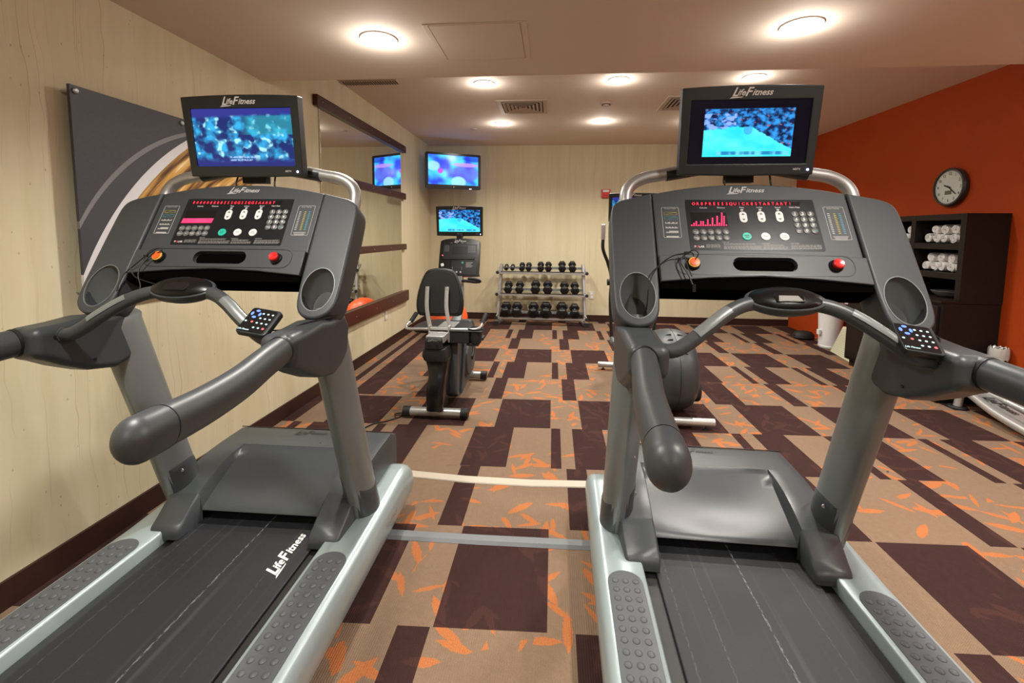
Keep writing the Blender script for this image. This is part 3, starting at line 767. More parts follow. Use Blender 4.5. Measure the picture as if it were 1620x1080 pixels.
def treadmill(pose, label, pic, variant):
    root = empty('treadmill', (pose[0], pose[1], 0), pose[2], label, 'treadmill', 'matching treadmills in the foreground')
    # ---- deck and base
    MB().box((0, -.47, .085), (.60, 2.0, .10)).build('base_frame', M['deckblack'], root, bevel=.01)
    MB().box((0, -.60, .148), (.605, 1.82, .026)).build('deck_board', M['deckblack'], root, bevel=.003)
    MB().box((0, -.58, .1675), (.520, 1.80, .010)).build('running_belt', M['belt'], root, bevel=.004)
    if variant == 'L':
        lf(MB(), .046, T3(.190, .018, .1732) @ Matrix.Rotation(R(90), 4, 'Z'), .03).build('belt_wordmark', M['white'], root, smooth=False)
    MB().tube([(-.27, -1.49, .12), (.27, -1.49, .12)], .05, seg=16, smooth=False).build('rear_roller', M['rubber'], root)
    for sx in (-1, 1):
        # side rail: rounded outer shoulder, sloping nose
        prof = [(.306, .05), (.306, .196), (.312, .203), (.425, .203), (.445, .198), (.458, .184), (.466, .160), (.468, .125), (.462, .085), (.448, .055), (.430, .04)]
        rings = []
        for y, dz, q in ((-1.50, 0, 1), (-1.2, 0, 1), (-.4, 0, 1), (.05, 0, 1), (.30, .012, 1), (.50, .022, 1), (.560, .024, 1), (.590, .018, .985), (.612, .004, .96), (.622, -.02, .93)):
            rr = []
            for x, z in prof:
                zz = z + (dz if z > .1 else 0)
                if q < 1: x = .385 + (x - .385) * (1 - (1 - q) * 1.2); zz = .12 + (zz - .12) * (1 - (1 - q) * 3.0)
                rr.append((sx * x, y, zz))
            rings.append(rr)
        rl = MB().loft(rings).build('side_rail', M['rail'], root, ang=50)
        MB().prism([(sx * .306, -1.50), (sx * .464, -1.50), (sx * .45, -1.56), (sx * .306, -1.57)], .05, .195).build('end_cap', M['rubber'], rl, bevel=.012)
        # studded foot pad
        cx = sx * .376
        o_ = [(cx + sx * .055, -1.30), (cx + sx * .055, -.052)] + [(cx + sx * .055 * math.cos(a), -.052 + .052 * math.sin(a)) for a in [R(k * 15) for k in range(1, 12)]] + [(cx - sx * .055, -.052), (cx - sx * .055, -1.30)]
        pd = MB().prism(o_, .2025, .2065).build('foot_pad', M['pad'], rl, bevel=.0015)
        mb = MB()
        for r_ in range(33):
            for c_ in (-1, 0, 1):
                mb.lathe([(.0105, 0), (.0100, .002), (.0075, .004), (.004, .0052), (.0008, .0056)], (cx + c_ * .032, -.048 - r_ * .0362, .2062), seg=10)
        mb.build('studs', M['pad'], pd)
        if sx == (1 if variant == 'L' else -1):
            Mf = Matrix(((0, 0, sx, sx * .4685), (sx, 0, 0, .30), (0, 1, 0, .135), (0, 0, 0, 1)))
            MB().mesh(text_me('FlexDeck', .034, .2, align='CENTER'), Mf).build('lettering', M['greyprint'], rl, smooth=False)
        for y in (.50, -1.40):
            MB().lathe([(.022, 0), (.024, .012), (.015, .016), (.015, .05)], (sx * .40, y, 0.0), seg=16).build('levelling_foot', M['rubber'], root)
    # ---- motor cover: height field with scooped middle and arms
    def arm_z(y):
        P_ = ((.04, .205), (.06, .219), (.10, .243), (.146, .276), (.22, .314), (.303, .344), (.37, .356), (.45, .361), (.59, .364), (.62, .355))
        for (a, b), (c, d) in zip(P_, P_[1:]):
            if y <= c: return b + (d - b) * max(0, (y - a) / (c - a))
        return P_[-1][1]
    def scoop_z(x, y):
        t_ = max(0, min(1, (y - .166) / (.432 - .166)))
        z = .222 + .134 * (t_ ** 0.85) - .030 * math.sin(PI * t_) * (1 - (x / .26) ** 2)
        return z
    mb = MB()
    xs = [-.371, -.366, -.35, -.33, -.29, -.262, -.2535, -.250, -.243, -.20, -.12, -.04, .04, .12, .20, .243, .250, .2535, .262, .29, .33, .35, .366, .371]
    ys = [.166, .185, .21, .24, .27, .30, .33, .36, .39, .415, .428, .434, .44, .47, .52, .585, .600, .61, .64, .652]
    g = {}
    for i, x in enumerate(xs):
        for j, y in enumerate(ys):
            ax = abs(x)
            in_sc = ax <= .2431 and y <= .4285
            z = scoop_z(x, y) if in_sc else arm_z(min(y, .62))
            if ax in (.250, .2535) and y < .43: z = (arm_z(y) - (.002 if ax > .252 else .012))
            if y > .60: z -= (y - .60) * .35
            if ax == .371: z -= .02
            if ax == .366: z -= .003
            g[i, j] = mb.bm.verts.new((x, y, z))
    for i in range(len(xs) - 1):
        for j in range(len(ys) - 1): mb.face((g[i, j], g[i + 1, j], g[i + 1, j + 1], g[i, j + 1]))
    # skirts
    def skirt(keys, f=lambda p: (p.x, p.y, .15)):
        vs = [g[k] for k in keys]; lo = [mb.bm.verts.new(f(v.co)) for v in vs]
        for a in range(len(vs) - 1): mb.face((vs[a], vs[a + 1], lo[a + 1], lo[a]))
    n_, m_ = len(xs), len(ys)
    skirt([(0, j) for j in range(m_)]); skirt([(n_ - 1, j) for j in range(m_)])
    skirt([(i, m_ - 1) for i in range(n_)], lambda p: (p.x * .99, p.y + .012, .05))
    for rng in (range(0, 9), range(15, n_)): skirt([(i, 0) for i in rng])
    vs = [g[i, 0] for i in range(8, 16)]
    l1 = [mb.bm.verts.new((v.co.x, v.co.y - .002, v.co.z - .004)) for v in vs]; l2 = [mb.bm.verts.new((v.co.x, v.co.y + .004, v.co.z - .009)) for v in vs]; l3 = [mb.bm.verts.new((v.co.x, v.co.y + .20, .174)) for v in vs]
    for p_, q_ in ((vs, l1), (l1, l2), (l2, l3)):
        for a in range(len(vs) - 1): mb.face((p_[a], p_[a + 1], q_[a + 1], q_[a]))
    mc = mb.build('motor_cover', M['shroud'], root, ang=40)
    MB().box((0, .598, .3650), (.742, .004, .003)).build('seam', M['cord'], mc)
    lf(MB(), .034, T3(.0, .555, .3665), .005).build('wordmark', M['darkprint'], mc, smooth=False)
    for sx in (-1, 1):
        # arm reaching back beside the belt
        st = []
        for y, xi, xo in ((.166, .250, .371), (.13, .248, .368), (.09, .246, .364), (.062, .245, .362), (.050, .247, .358), (.046, .252, .352)):
            zt = arm_z(y) - (0 if y > .055 else (.004 if y > .048 else .012)); b = .150 if y > .12 else .174
            st.append([(sx * xi, y, b), (sx * (xi - .001), y, zt - .010), (sx * (xi + .007), y, zt), (sx * (xo - .008), y, zt), (sx * xo, y, zt - .010), (sx * xo, y, b)])
        MB().loft(st).build('belt_guard_arm', M['shroud'], root, ang=45)
        # collar at the foot of the upright
        rr = []
        for z, k in ((.30, 1.07), (.36, 1.055), (.385, 1.05), (.387, 1.02)):
            rg = []
            for q in range(32):
                a = 2 * PI * q / 32; zz = z + (.045 * (-math.cos(a) * sx) - .02 if z > .32 else -.09); f_ = (zz - .2) / .8
                rg.append((sx * (.373 - .006 * f_) + .055 * k * math.cos(a), .256 - .261 * f_ + .071 * k * math.sin(a), zz))
            rr.append(rg)
        cl = MB().loft(rr).build('upright_collar', M['shroud'], root, ang=50)
        MB().lathe([(.007, 0), (.007, .003)], (sx * .319, .165, .375), 'Y', seg=12).build('bolt', M['chrome'], cl)
        # upright post
        up_ = MB().tube([(sx * .373, .256, .196), (sx * .367, -.002, .99), (sx * .367, .010, 1.012), (sx * .367, .022, 1.034)], [.055, .055, .052, .046], [.071, .071, .064, .052], seg=36, smooth=False, upv=(0, 1, 0)).build('upright', M['upright'], root)
        MB().lathe([(.003, 0), (.003, .002)], (sx * .36, -.055, .62), 'Y', seg=8).build('bolt', M['chrome'], up_)
        # bracket (handrail boot)
        bo = [(-.298, 1.026), (-.204, 1.029), (-.129, 1.036), (-.070, 1.030), (.02, 1.040), (.055, .99), (.04, .90), (-.01, .862), (-.058, .850), (-.141, .866), (-.214, .900), (-.262, .928), (-.298, .944)]
        Mb_ = Matrix(((0, 0, 1, 0), (1, 0, 0, 0), (0, 1, 0, 0), (0, 0, 0, 1)))
        bt = MB().prism(bo, sx * .322 if sx > 0 else -.424, sx * .424 if sx > 0 else -.322, Mb_).build('handrail_bracket', M['plastic'], root, bevel=.024, seg=5)
        MB().lathe([(.005, 0), (.005, .004)], (sx * .3218 - .002, -.245, .995), 'X', seg=10).lathe([(.005, 0), (.005, .004)], (sx * .3218 - .002, -.135, .90), 'X', seg=10).build('bolt', M['cord'], bt)
        # handrail with domed end cap
        path = [(.384, -.27, .989), (.397, -.38, .980), (.412, -.50, .966), (.422, -.62, .961), (.431, -.73, .965)]
        hr = MB().tube([(sx * x, y, z) for x, y, z in path], .0325, .0385, seg=28, res=5).build('handrail', M['grip'], root)
        MB().tube([(sx * .431, -.728, .965), (sx * .437, -.778, .968)], .0335, .0395, seg=28, smooth=False, round_end=.034).build('end_cap', M['plastic'], hr)
        MB().tube([(sx * .4305, -.7262, .9648), (sx * .4308, -.7278, .9650)], .0338, .0398, seg=28, smooth=False).build('cap_seam', M['cord'], hr)
        MB().tube([(sx * .3855, -.292, .9878), (sx * .3865, -.302, .987)], .034, .040, seg=28, smooth=False).build('joint_ring', M['cord'], hr)
    # ---- cross bar with hub
    hp = [(-.325, -.222, .996), (-.295, -.222, 1.000), (-.262, -.216, 1.018), (-.215, -.205, 1.053), (-.165, -.185, 1.088), (-.115, -.165, 1.112), (-.06, -.152, 1.120)]
    full = hp + [(-x, y, z) for x, y, z in reversed(hp)]
    cb = MB().tube(full, .0185, .0195, seg=20, res=5).build('grip_bar', M['grip'], root)
    for sx in (-1, 1):
        MB().tube([(sx * .345, -.222, .996), (sx * .318, -.222, .996)], .0215, seg=20, smooth=False).build('bar_socket', M['plastic'], cb)
        pp = [Vector((sx * -x_, y_, z_)) for x_, y_, z_ in hp]
        def on_bar(q):
            i_ = int(q); t_ = q - i_; p0, p1, p2, p3 = pp[i_ - 1], pp[i_], pp[i_ + 1], pp[min(i_ + 2, 6)]
            return 0.5 * ((2 * p1) + (p2 - p0) * t_ + (2 * p0 - 5 * p1 + 4 * p2 - p3) * t_ * t_ + (3 * p1 - p0 - 3 * p2 + p3) * t_ ** 3)
        mb = MB(); rings = []
        for k in range(15):
            q = 2.55 + 1.75 * k / 14; c_ = on_bar(q); d = (on_bar(q + .05) - on_bar(q - .05)).normalized()
            off = Vector((0, -.55, .83)); off = (off - d * off.dot(d)).normalized(); sd = d.cross(off)
            rings.append([c_ + off * (.0206 * math.cos(w)) + sd * (.0206 * math.sin(w)) for w in [R(-44 + 11 * i) for i in range(9)]])
        mb.loft(rings, close=False)
        mb.build('pulse_sensor', M['upright'], cb)
    # hub: slanted oval pod with black top and finger recess
    nh = Vector((0, -.55, .835)); th = Vector((0, .835, .55))
    MH = Matrix(((1, 0, 0, 0), (0, th.y, nh.y, -.152), (0, th.z, nh.z, 1.126), (0, 0, 0, 1)))
    hb = MB().lathe([(.3, -.030), (.7, -.026), (.92, -.014), (1, 0), (.985, .008), (.95, .010)], seg=40, M=MH @ sc((.104, .048, 1))).build('bar_hub', M['plastic'], root)
    MB().lathe([(.955, .006), (.93, .013), (.80, .020), (.55, .0245), (.2, .026), (.01, .026)], seg=40, M=MH @ sc((.100, .046, 1))).build('hub_pad', M['padblack'], hb)
    MB().prism([(-.034, -.030), (.034, -.030), (.040, -.008), (.030, .006), (-.030, .006), (-.040, -.008)], .021, .0268, MH).build('recess', M['gloss'], hb, bevel=.002)
    if variant == 'R':
        MB().prism([(-.030, -.028), (.030, -.028), (.024, -.008), (-.024, -.008)], .0265, .0275, MH).build('recess_window', M['steel'], hb, smooth=False)
    # ---- console
    tp = [(.300 * (1 - 2 * k / 16), .319 + .038 * (1 - (1 - 2 * k / 16) ** 2)) for k in range(17)]
    cs = MB().prism([(-.298, -.006), (-.15, .008), (0, .014), (.15, .008), (.298, -.006)] + tp, -.075, 0, MC).build('console', M['console'], root, bevel=.006, seg=3)
    # lower shelf with slot
    slot = rrect(-.083, .100, .030, .076, .0225, 6)
    sh = [(-.297, -.008), (-.15, .006), (0, .013), (.15, .006), (.297, -.008), (.297, .080), (.15, .088), (0, .091), (-.15, .088), (-.297, .080)]
    lg = MB().chprism(sh, -.002, .013, .003, MC, holes=[slot], back=False).build('lower_shelf', M['console'], cs, wn=True, ang=50)
    MB().prism(rrect(-.080, .097, .033, .073, .019, 6), .0003, .0012, MC).build('slot_shade', M['void'], cs, smooth=False)  # flat black plate paints the slot's inner shade; the console has no recess
    # raised oblong around slot and buttons
    def ring(o1, w, z0, z1, nm, mat, par):
        cx = sum(p[0] for p in o1) / len(o1); cy = sum(p[1] for p in o1) / len(o1)
        inn = [(p[0] - math.copysign(min(w, abs(p[0] - cx)), p[0] - cx), cy + (p[1] - cy) * (1 - w / max(abs(q[1] - cy) for q in o1))) for p in o1]
        return MB().prism(o1, z0, z1, MC, holes=[list(reversed(inn))]).build(nm, mat, par)
    ring(rrect(-.252, .258, .016, .085, .03, 6), .0016, .0128, .0142, 'shelf_outline', M['bezel'], lg)
    # black underside lip
    MB().prism([(-.297, -.030), (.297, -.030), (.297, .0), (.15, .010), (0, .016), (-.15, .010), (-.297, .0)], -.075, .004, MC).build('under_lip', M['void'], cs, bevel=.004)
    for sx in (-1, 1):
        o_ = [(.3015, .318), (.365, .302), (.408, .288), (.432, .262), (.438, .20), (.439, .05), (.438, -.06), (.430, -.112), (.405, -.141), (.368, -.152), (.330, -.140), (.310, -.110), (.3035, -.06), (.3015, .0)]
        o_ = [(sx * p[0], p[1]) for p in o_]
        hole = ell(sx * .3675, -.052, .0515, .0735, 32)
        wg = MB().chprism(open_smooth(o_, 3), -.085, .006, .009, MC, holes=[hole]).build('console_wing', M['console'], cs, wn=True, ang=50)
        # cup holder well: sinks away from the opening towards the floor
        rings = []
        for k, q in enumerate((0, .25, .5, .75, 1.0)):
            f_ = 1 - .30 * q * q
            rings.append([MC @ Vector((sx * .3675 + .0512 * f_ * math.cos(a), -.052 + .0732 * f_ * math.sin(a) - .034 * q, .002 - .062 * q)) for a in [2 * PI * i / 32 for i in range(32)]])
        cpw = MB().loft(rings, caps=False).build('cup_well', M['well'], wg)
        MB().prism([(sx * .3675 + .037 * math.cos(a), -.086 + .053 * math.sin(a)) for a in [2 * PI * i / 32 for i in range(32)]], -.062, -.059, MC).build('cup_floor', M['cord'], wg)
        MB().prism(ell(sx * .3675, -.052, .0535, .0755, 40), .004, .0072, MC, holes=[list(reversed(ell(sx * .3675, -.052, .0508, .0728, 40)))]).build('cup_rim', M['upright'], wg)
    # seams
    # ---- control overlay
    oc = [(-.197, .107), (.197, .107), (.197, .294), (-.197, .294)]
    po = MB().prism(rrect(-.197, .197, .107, .294, .005, 3), .0002, .0012, MC).build('control_panel', M['overlay'], cs, smooth=False)
    Z0 = .0014
    a, b = ov(318, 105), ov(1180, 140)
    MB().rect(a[0], b[0], b[1], a[1], Z0, MC).build('led_strip', M['gloss'], cs, smooth=False)
    txt = 'OR@PRESSSQUICK@STARTART!' if variant == 'R' else '000008888SSSGGSSGGSAARRT'
    mb = MB()
    n_ = len(txt); x0_, x1_ = ov(325, 122)[0] + .006, ov(1100, 122)[0]
    for k, ch in enumerate(txt):
        ch = '8' if ch == '@' else ch
        mb.mesh(text_me(ch, .0135, .10, .0), MC @ T3(x0_ + (x1_ - x0_) * k / (n_ - 1), ov(700, 124)[1], Z0 + .0006) @ sc((1.02, 1.15, 1)))
    mb.build('led_message', M['led'], cs, smooth=False)
    mb = MB()
    for s_, zx in (('Calories', 420), ('Distance', 562), ('Time', 725), ('Incline', 865), ('Speed', 1007), ('Heart Rate', 1137)):
        x, s2 = ov(zx, 153); mb.mesh(text_me(s_, .0070, bold=.008), MC @ T3(x, s2, Z0)); mb.build('lettering', M['white'], cs, smooth=False); mb = MB()
    for zx in (728, 870, 1010):
        for dy in (168, 175):
            x, s2 = ov(zx, dy); mb.rect(x - .004, x + .004, s2 - .001, s2 + .001, Z0, MC)
        mb.build('indicator', M['white'], cs, smooth=False); mb = MB()
    # warning paragraphs: fine rules of print
    for (xa, xb, ya, rows) in ((445, 560, 437, 4), (585, 840, 430, 2), (585, 885, 448, 4), (898, 1060, 440, 2), (898, 1090, 456, 3), (1118, 1350, 443, 2), (1118, 1360, 457, 3)):
        mb = MB()
        for r_ in range(rows):
            xx = xa; 
            while xx < xb - 8:
                L = random.uniform(10, 34); xe = min(xx + L, xb)
                a = ov(xx, ya + r_ * 6.5); b = ov(xe, ya + r_ * 6.5 + 3)
                mb.rect(a[0], b[0], b[1], a[1], Z0, MC); xx = xe + 4
        mb.build('fine_print', M['greyprint'], cs, smooth=False)
    mb = MB()
    for s_, zx, zy in (('NOTICE', 603, 421), ('WARNING', 918, 432), ('CAUTION', 1145, 432)):
        x, s2 = ov(zx, zy); mb.mesh(text_me(s_, .0052, bold=.02), MC @ T3(x, s2, Z0))
    mb.build('lettering', M['greyprint'], cs, smooth=False)
    mb = MB(); x, s2 = ov(385, 453)
    mb.mesh(text_me('P', .0095, bold=.02), MC @ T3(x - .0105, s2, Z0)); mb.mesh(text_me('LAR', .0095, bold=.02), MC @ T3(x + .0085, s2, Z0))
    mb.build('sensor_maker_lettering', M['white'], cs, smooth=False)
    MB().mesh(text_me('O', .0095, bold=.02), MC @ T3(x - .004, s2, Z0)).build('sensor_maker_letter', M['red'], cs, smooth=False)
    # rocker buttons
    for zx, zy in ((738, 230), (880, 228), (1022, 228)):
        x, s2 = ov(zx, zy)
        rb = MB().prism(rrect(x - .0115, x + .0115, s2 - .0205, s2 + .0205, .0112, 6), Z0, Z0 + .0025, MC).build('rocker_button', M['whitebtn'], cs, bevel=.0008)
        mb = MB()
        for sg in (1, -1): mb.quad([(x - .0052, s2 + sg * .007, Z0 + .0029), (x + .0052, s2 + sg * .007, Z0 + .0029), (x, s2 + sg * .0145, Z0 + .0029)], MC)
        mb.build('arrows', M['greybtn'], rb, smooth=False)
    for zx, zy, mt, s_ in ((768, 379, 'teal', 'Quick\nStart'), (915, 380, 'whitebtn', 'Pause'), (1062, 382, 'whitebtn', 'Cool\nDown')):
        x, s2 = ov(zx, zy)
        rb = MB().lathe([(.0140, 0), (.0138, .002), (.0125, .003)], (x, s2, Z0), 'Z', 28, M=MC).build('round_button', M[mt], cs)
        MB().mesh(text_me(s_, .0060, bold=.01), MC @ T3(x, s2, Z0 + .0034)).build('lettering', M['greybtn' if mt != 'teal' else 'darkprint'], rb, smooth=False)
    # grey program buttons
    mb = MB(); ml = MB()
    names = ('Manual', 'Fat\nBurn', 'Cardio', 'Sport\nTrain', 'Zone\nTrain', 'Random', 'Hill', 'Personal\nTrainer', 'Fit\nTest', 'Cool\nDown')
    for i in range(10):
        x, s2 = ov(360 + 60 * (i % 5) + (6 if i > 4 else 0), 343 + 45 * (i // 5))
        MB().lathe([(.0105, 0), (.0103, .0016), (.0092, .0022)], (x, s2, Z0), 'Z', 20, M=MC).build('program_button', M['greybtn'], cs)
        ml.mesh(text_me(names[i], .0044, bold=.01), MC @ T3(x, s2, Z0 + .0026))
    keys = '123456789C0E'
    for i in range(12):
        x, s2 = ov(1140 + 60 * (i % 3) + 12 * (i // 3), 207 + 43.5 * (i // 3))
        MB().lathe([(.0105, 0), (.0103, .0016), (.0092, .0022)], (x, s2, Z0), 'Z', 20, M=MC).build('keypad_button', M['greybtn'], cs)
        if keys[i] == 'C': ml.mesh(text_me('Clear', .0055, bold=.01), MC @ T3(x, s2, Z0 + .0026))
        elif keys[i] == 'E': MB().mesh(text_me('Enter', .0055, bold=.01), MC @ T3(x, s2, Z0 + .0026)).build('key_lettering', M['teal'], cs, smooth=False)
        else: ml.mesh(text_me(keys[i], .013, bold=.03), MC @ T3(x, s2, Z0 + .0026))
    ml.build('key_lettering', M['white'], cs, smooth=False)
    # dot matrix
    a, b = ov(312, 190), ov(622, 302)
    MB().rect(a[0], b[0], b[1], a[1], Z0, MC).build('dot_matrix_window', M['gloss'], cs, smooth=False)
    cols = [1, 2, 3, 1, 3, 3, 1, 4, 1, 5, 1, 6, 1, 8, 1, 1] if variant == 'R' else [3] * 17
    cols = [1, 2, 3, 2, 3, 3, 2, 4, 3, 5, 3, 6, 4, 8, 6, 1] if variant == 'R' else cols
    mb = MB(); nc = len(cols)
    for c_, hgt in enumerate(cols):
        for r_ in range(8):
            if variant == 'R' and (r_ >= hgt or (c_ in (3, 6, 8, 10, 12) and r_ > 0 and r_ > hgt - 3)): continue
            if variant == 'L' and r_ >= hgt: continue
            x, s2 = ov(328 + c_ * 296 / nc, 292 - r_ * 13.4)
            q = .0026 if variant == 'R' else .0032
            mb.prism(ell(x, s2, q, q, 8), Z0 + .0004, Z0 + .0008, MC)
    mb.build('dot_matrix_lights', M['ledpink'], cs, smooth=False)
    # side charts
    def frame_rect(cx, cy, w, h, lw, r_):
        return rrect(cx - w / 2, cx + w / 2, cy - h / 2, cy + h / 2, r_, 4), list(reversed(rrect(cx - w / 2 + lw, cx + w / 2 - lw, cy - h / 2 + lw, cy + h / 2 - lw, r_ - lw * .5, 4)))
    lx, rx = -.247, .250
    for cx, cy, w, h in ((lx, .207, .055, .115), (rx + .001, .207, .060, .120)):
        o1, i1 = frame_rect(cx, cy, w, h, .0011, .004)
        MB().prism(o1, .0003, .0009, MC, holes=[i1]).build('chart_border', M['silverprint'], cs, smooth=False)
    MB().mesh(text_me('Zone Training', .0062, bold=.01), MC @ T3(rx, .2610, .0009)).build('lettering', M['silverprint'], cs, smooth=False)
    mb = MB()
    for r_ in range(12): mb.rect(rx - .021, rx - .014, .240 - r_ * .0065, .2425 - r_ * .0065, .0009, MC)
    mb.build('chart_print', M['silverprint'], cs, smooth=False); mb = MB()
    for k in range(4): mb.rect(rx - .022 + .002 * k, rx + .022 - .002 * k, .158 - k * .004, .1595 - k * .004, .0009, MC)
    mb.build('chart_print', M['silverprint'], cs, smooth=False)
    mb = MB(); mb.mesh(text_me('Workout Profiles', .0052, bold=.01), MC @ T3(lx, .2595, .0009))
    for r_ in range(2, 6):
        yb_ = .240 - r_ * .0172
        for k in range(12):
            hh = (.006, .003, .008, .002, .005, .009, .004, .007, .003, .006, .008, .004)[(k * (r_ + 1)) % 12] if r_ < 4 else (.004 if r_ == 4 and k < 3 else (.008 if r_ == 4 else .006))
            mb.rect(lx - .019 + k * .0032, lx - .019 + k * .0032 + .0028, yb_ - .004, yb_ - .004 + hh, .0009, MC)
    mb.build('chart_print', M['silverprint'], cs, smooth=False)
    for r_, mt in ((0, 'yellow'), (1, 'cyan')):
        yb_ = .240 - r_ * .0172
        mb = MB()
        o1, i1 = frame_rect(lx, yb_, .040, .011, .0007, .001); mb.prism(o1, .0003, .0009, MC, holes=[i1])
        mb.rect(lx - .018, lx - .006, yb_ - .003, yb_ - .0022, .0009, MC); mb.rect(lx - .006, lx + .006, yb_ + .001, yb_ + .002, .0009, MC); mb.rect(lx + .006, lx + .018, yb_ + .003, yb_ + .004, .0009, MC)
        mb.build('chart_print', M[mt], cs, smooth=False); mb = MB()
        xx = rx - .003 + r_ * .015
        for k in range(12): mb.rect(xx, xx + .007, .240 - k * .0065, .2425 - k * .0065, .0009, MC)
        mb.build('chart_print', M[mt], cs, smooth=False)
    lf(MB(), .0255, MC @ T3(0, .331, .0010), .012).build('wordmark', M['silverprint'], cs, smooth=False)
    # stop buttons
    sb = MB().lathe([(.0205, 0), (.0195, .010), (.0175, .013)], (-.199, .050, .012), 'Z', 28, M=MC).build('safety_stop', M['gloss'], cs)
    MB().lathe([(.0165, 0), (.0165, .004), (.0145, .005)], (-.199, .050, .024), 'Z', 28, M=MC).build('stop_ring', M['yellowring'], sb)
    MB().lathe([(.0135, 0), (.0130, .003), (.002, .004)], (-.199, .050, .0285), 'Z', 28, M=MC).build('stop_cap', M['orangebtn'], sb)
    sb = MB().lathe([(.0205, 0), (.0190, .006), (.0150, .008), (.0145, .010)], (.205, .050, .012), 'Z', 28, M=MC).build('stop_button', M['gloss'], cs)
    MB().lathe([(.0135, 0), (.0150, .008), (.0150, .012), (.0125, .0145), (.006, .0135), (.001, .0130)], (.205, .050, .021), 'Z', 28, M=MC).build('stop_cap', M['red'], sb)
    # safety cord
    def cpath(l, n): return [MC @ Vector((x, s2, n_ if isinstance(n_, float) else n)) for x, s2, n_ in [(p + (None,))[:3] for p in l]]
    if variant == 'R':
        pts = [(-.199, .055, .030), (-.188, .072, .038), (-.200, .083, .042), (-.222, .076, .036), (-.262, .068, .030), (-.300, .040, .026), (-.325, .004, .022), (-.338, -.040, .018), (-.341, -.085, -.010), (-.345, -.10, -.03)]
        pts2 = [(-.199, .068, .030), (-.205, .078, .034), (-.222, .073, .034), (-.236, .060, .030), (-.238, .040, .030), (-.224, .006, .034), (-.212, -.040, .036)]
        pts3 = [(-.228, .070, .034), (-.222, .035, .032), (-.213, .0, .032)]
    else:
        pts = [(-.199, .055, .030), (-.180, .066, .036), (-.196, .070, .038), (-.232, .045, .032), (-.262, .015, .026), (-.288, -.015, .022), (-.296, -.050, .018), (-.298, -.075, .012)]
        pts2 = [(-.205, .060, .034), (-.222, .030, .034), (-.232, .0, .034), (-.228, -.030, .030), (-.212, -.060, .025), (-.205, -.10, .02)]
        pts3 = [(-.275, .002, .024), (-.255, -.022, .02), (-.225, -.036, .02), (-.180, -.046, .01)]
    sc_ = MB().tube([MC @ Vector(p) for p in pts], .0019, seg=8).tube([MC @ Vector(p) for p in pts2], .0019, seg=8).tube([MC @ Vector(p) for p in pts3], .0019, seg=8).build('safety_cord', M['cord'], root)
    MB().box(MC @ Vector(pts2[-1]), (.008, .006, .022)).box(MC @ Vector((pts[3][0], pts[3][1], pts[3][2])), (.012, .006, .008)).build('clip', M['cord'], sc_)
    # ---- television arch and television
    ap = [(-.372, .215, 1.37), (-.374, .23, 1.425), (-.367, .240, 1.457), (-.345, .247, 1.483), (-.305, .250, 1.502), (-.25, .252, 1.512), (-.12, .254, 1.532)]
    fullp = ap + [(-x, y, z) for x, y, z in reversed(ap)]
    ac = MB().tube(fullp, .0215, seg=24, res=5).build('television_arch', M['chrome'], root)
    MB().tube([(-.235, .2525, 1.512), (-.12, .254, 1.532), (.12, .254, 1.532), (.235, .2525, 1.512)], .0228, seg=24, smooth=False).build('clamp_sleeve', M['bezel'], ac)
    MB().box((0, .222, 1.56), (.09, .03, .16)).tube([(-.05, .20, 1.52), (-.055, .185, 1.47), (-.03, .19, 1.44)], .003, seg=8).tube([(.09, .20, 1.52), (.092, .185, 1.47), (.10, .19, 1.44)], .003, seg=8).build('television_bracket', M['rubber'], root)
    lcd_tv(root, 0, .166, .135, 1.500, 1.772, .430, pic, inset=(.030, .040, .036))
    # ---- remote keypad
    nr = Vector((.05, -.62, .78)).normalized(); xr = Vector((1, 0, -.22)); xr = (xr - nr * xr.dot(nr)).normalized(); yr = nr.cross(xr)
    MR = Matrix(((xr.x, yr.x, nr.x, .284), (xr.y, yr.y, nr.y, -.228), (xr.z, yr.z, nr.z, 1.052), (0, 0, 0, 1)))
    rm = MB().prism(rrect(-.046, .046, -.046, .046, .010, 4), -.018, 0, MR).build('remote_keypad', M['bezel'], root, bevel=.004, seg=3)
    MB().prism(rrect(-.043, .036, -.041, .041, .005, 3), 0, .0006, MR).build('keypad_face', M['gloss'], rm, smooth=False)
    mb = MB()
    for k in range(4):
        q = Matrix.Rotation(k * PI / 2, 4, 'Z')
        mb.prism(ell(0, .0115, .0062, .0038, 12), .0007, .0012, MR @ T3(-.022, .022, 0) @ q)
    mb.build('arrow_keys', M['bluekey'], rm, smooth=False)
    mb = MB()
    for i in range(11):
        r_, c_ = divmod(i, 3)
        if i == 9: c_ = 0
        if i == 10: c_ = 1
        mb.prism(ell(-.001 + c_ * .0145, .026 - r_ * .0168, .0033, .0026, 10), .0007, .0012, MR)
    mb.prism(ell(-.036, -.006, .0034, .0026, 10), .0007, .0012, MR)
    mb.mesh(text_me('Life Fitness', .0075, .4, .02), MR @ T3(-.026, -.034, .0009))
    mb.build('number_keys', M['whitekey'], rm, smooth=False)
    MB().prism(ell(-.017, -.006, .0036, .003, 10), .0007, .0012, MR).build('mute_key', M['redkey'], rm, smooth=False)
    MB().prism(ell(.028, -.0244, .0038, .0034, 10), .0007, .0012, MR).build('power_key', M['redkey'], rm, smooth=False)
    MB().tube([(.29, -.20, 1.03), (.287, -.205, 1.005), (.275, -.218, 1.008)], .011, seg=10).build('clamp', M['rubber'], rm)
    MB().tube([(.426, .006, 1.10), (.430, .010, 1.06), (.428, -.02, 1.040), (.415, -.09, 1.038), (.385, -.16, 1.036), (.345, -.20, 1.024), (.30, -.205, 1.02)], .0022, seg=8).build('remote_cable', M['cord'], root)
    return root
treadmill((-1.105, 1.4236, .0116), 'treadmill on the left, nearest the beige wall, its television showing a seated crowd', 'cafe', 'L')
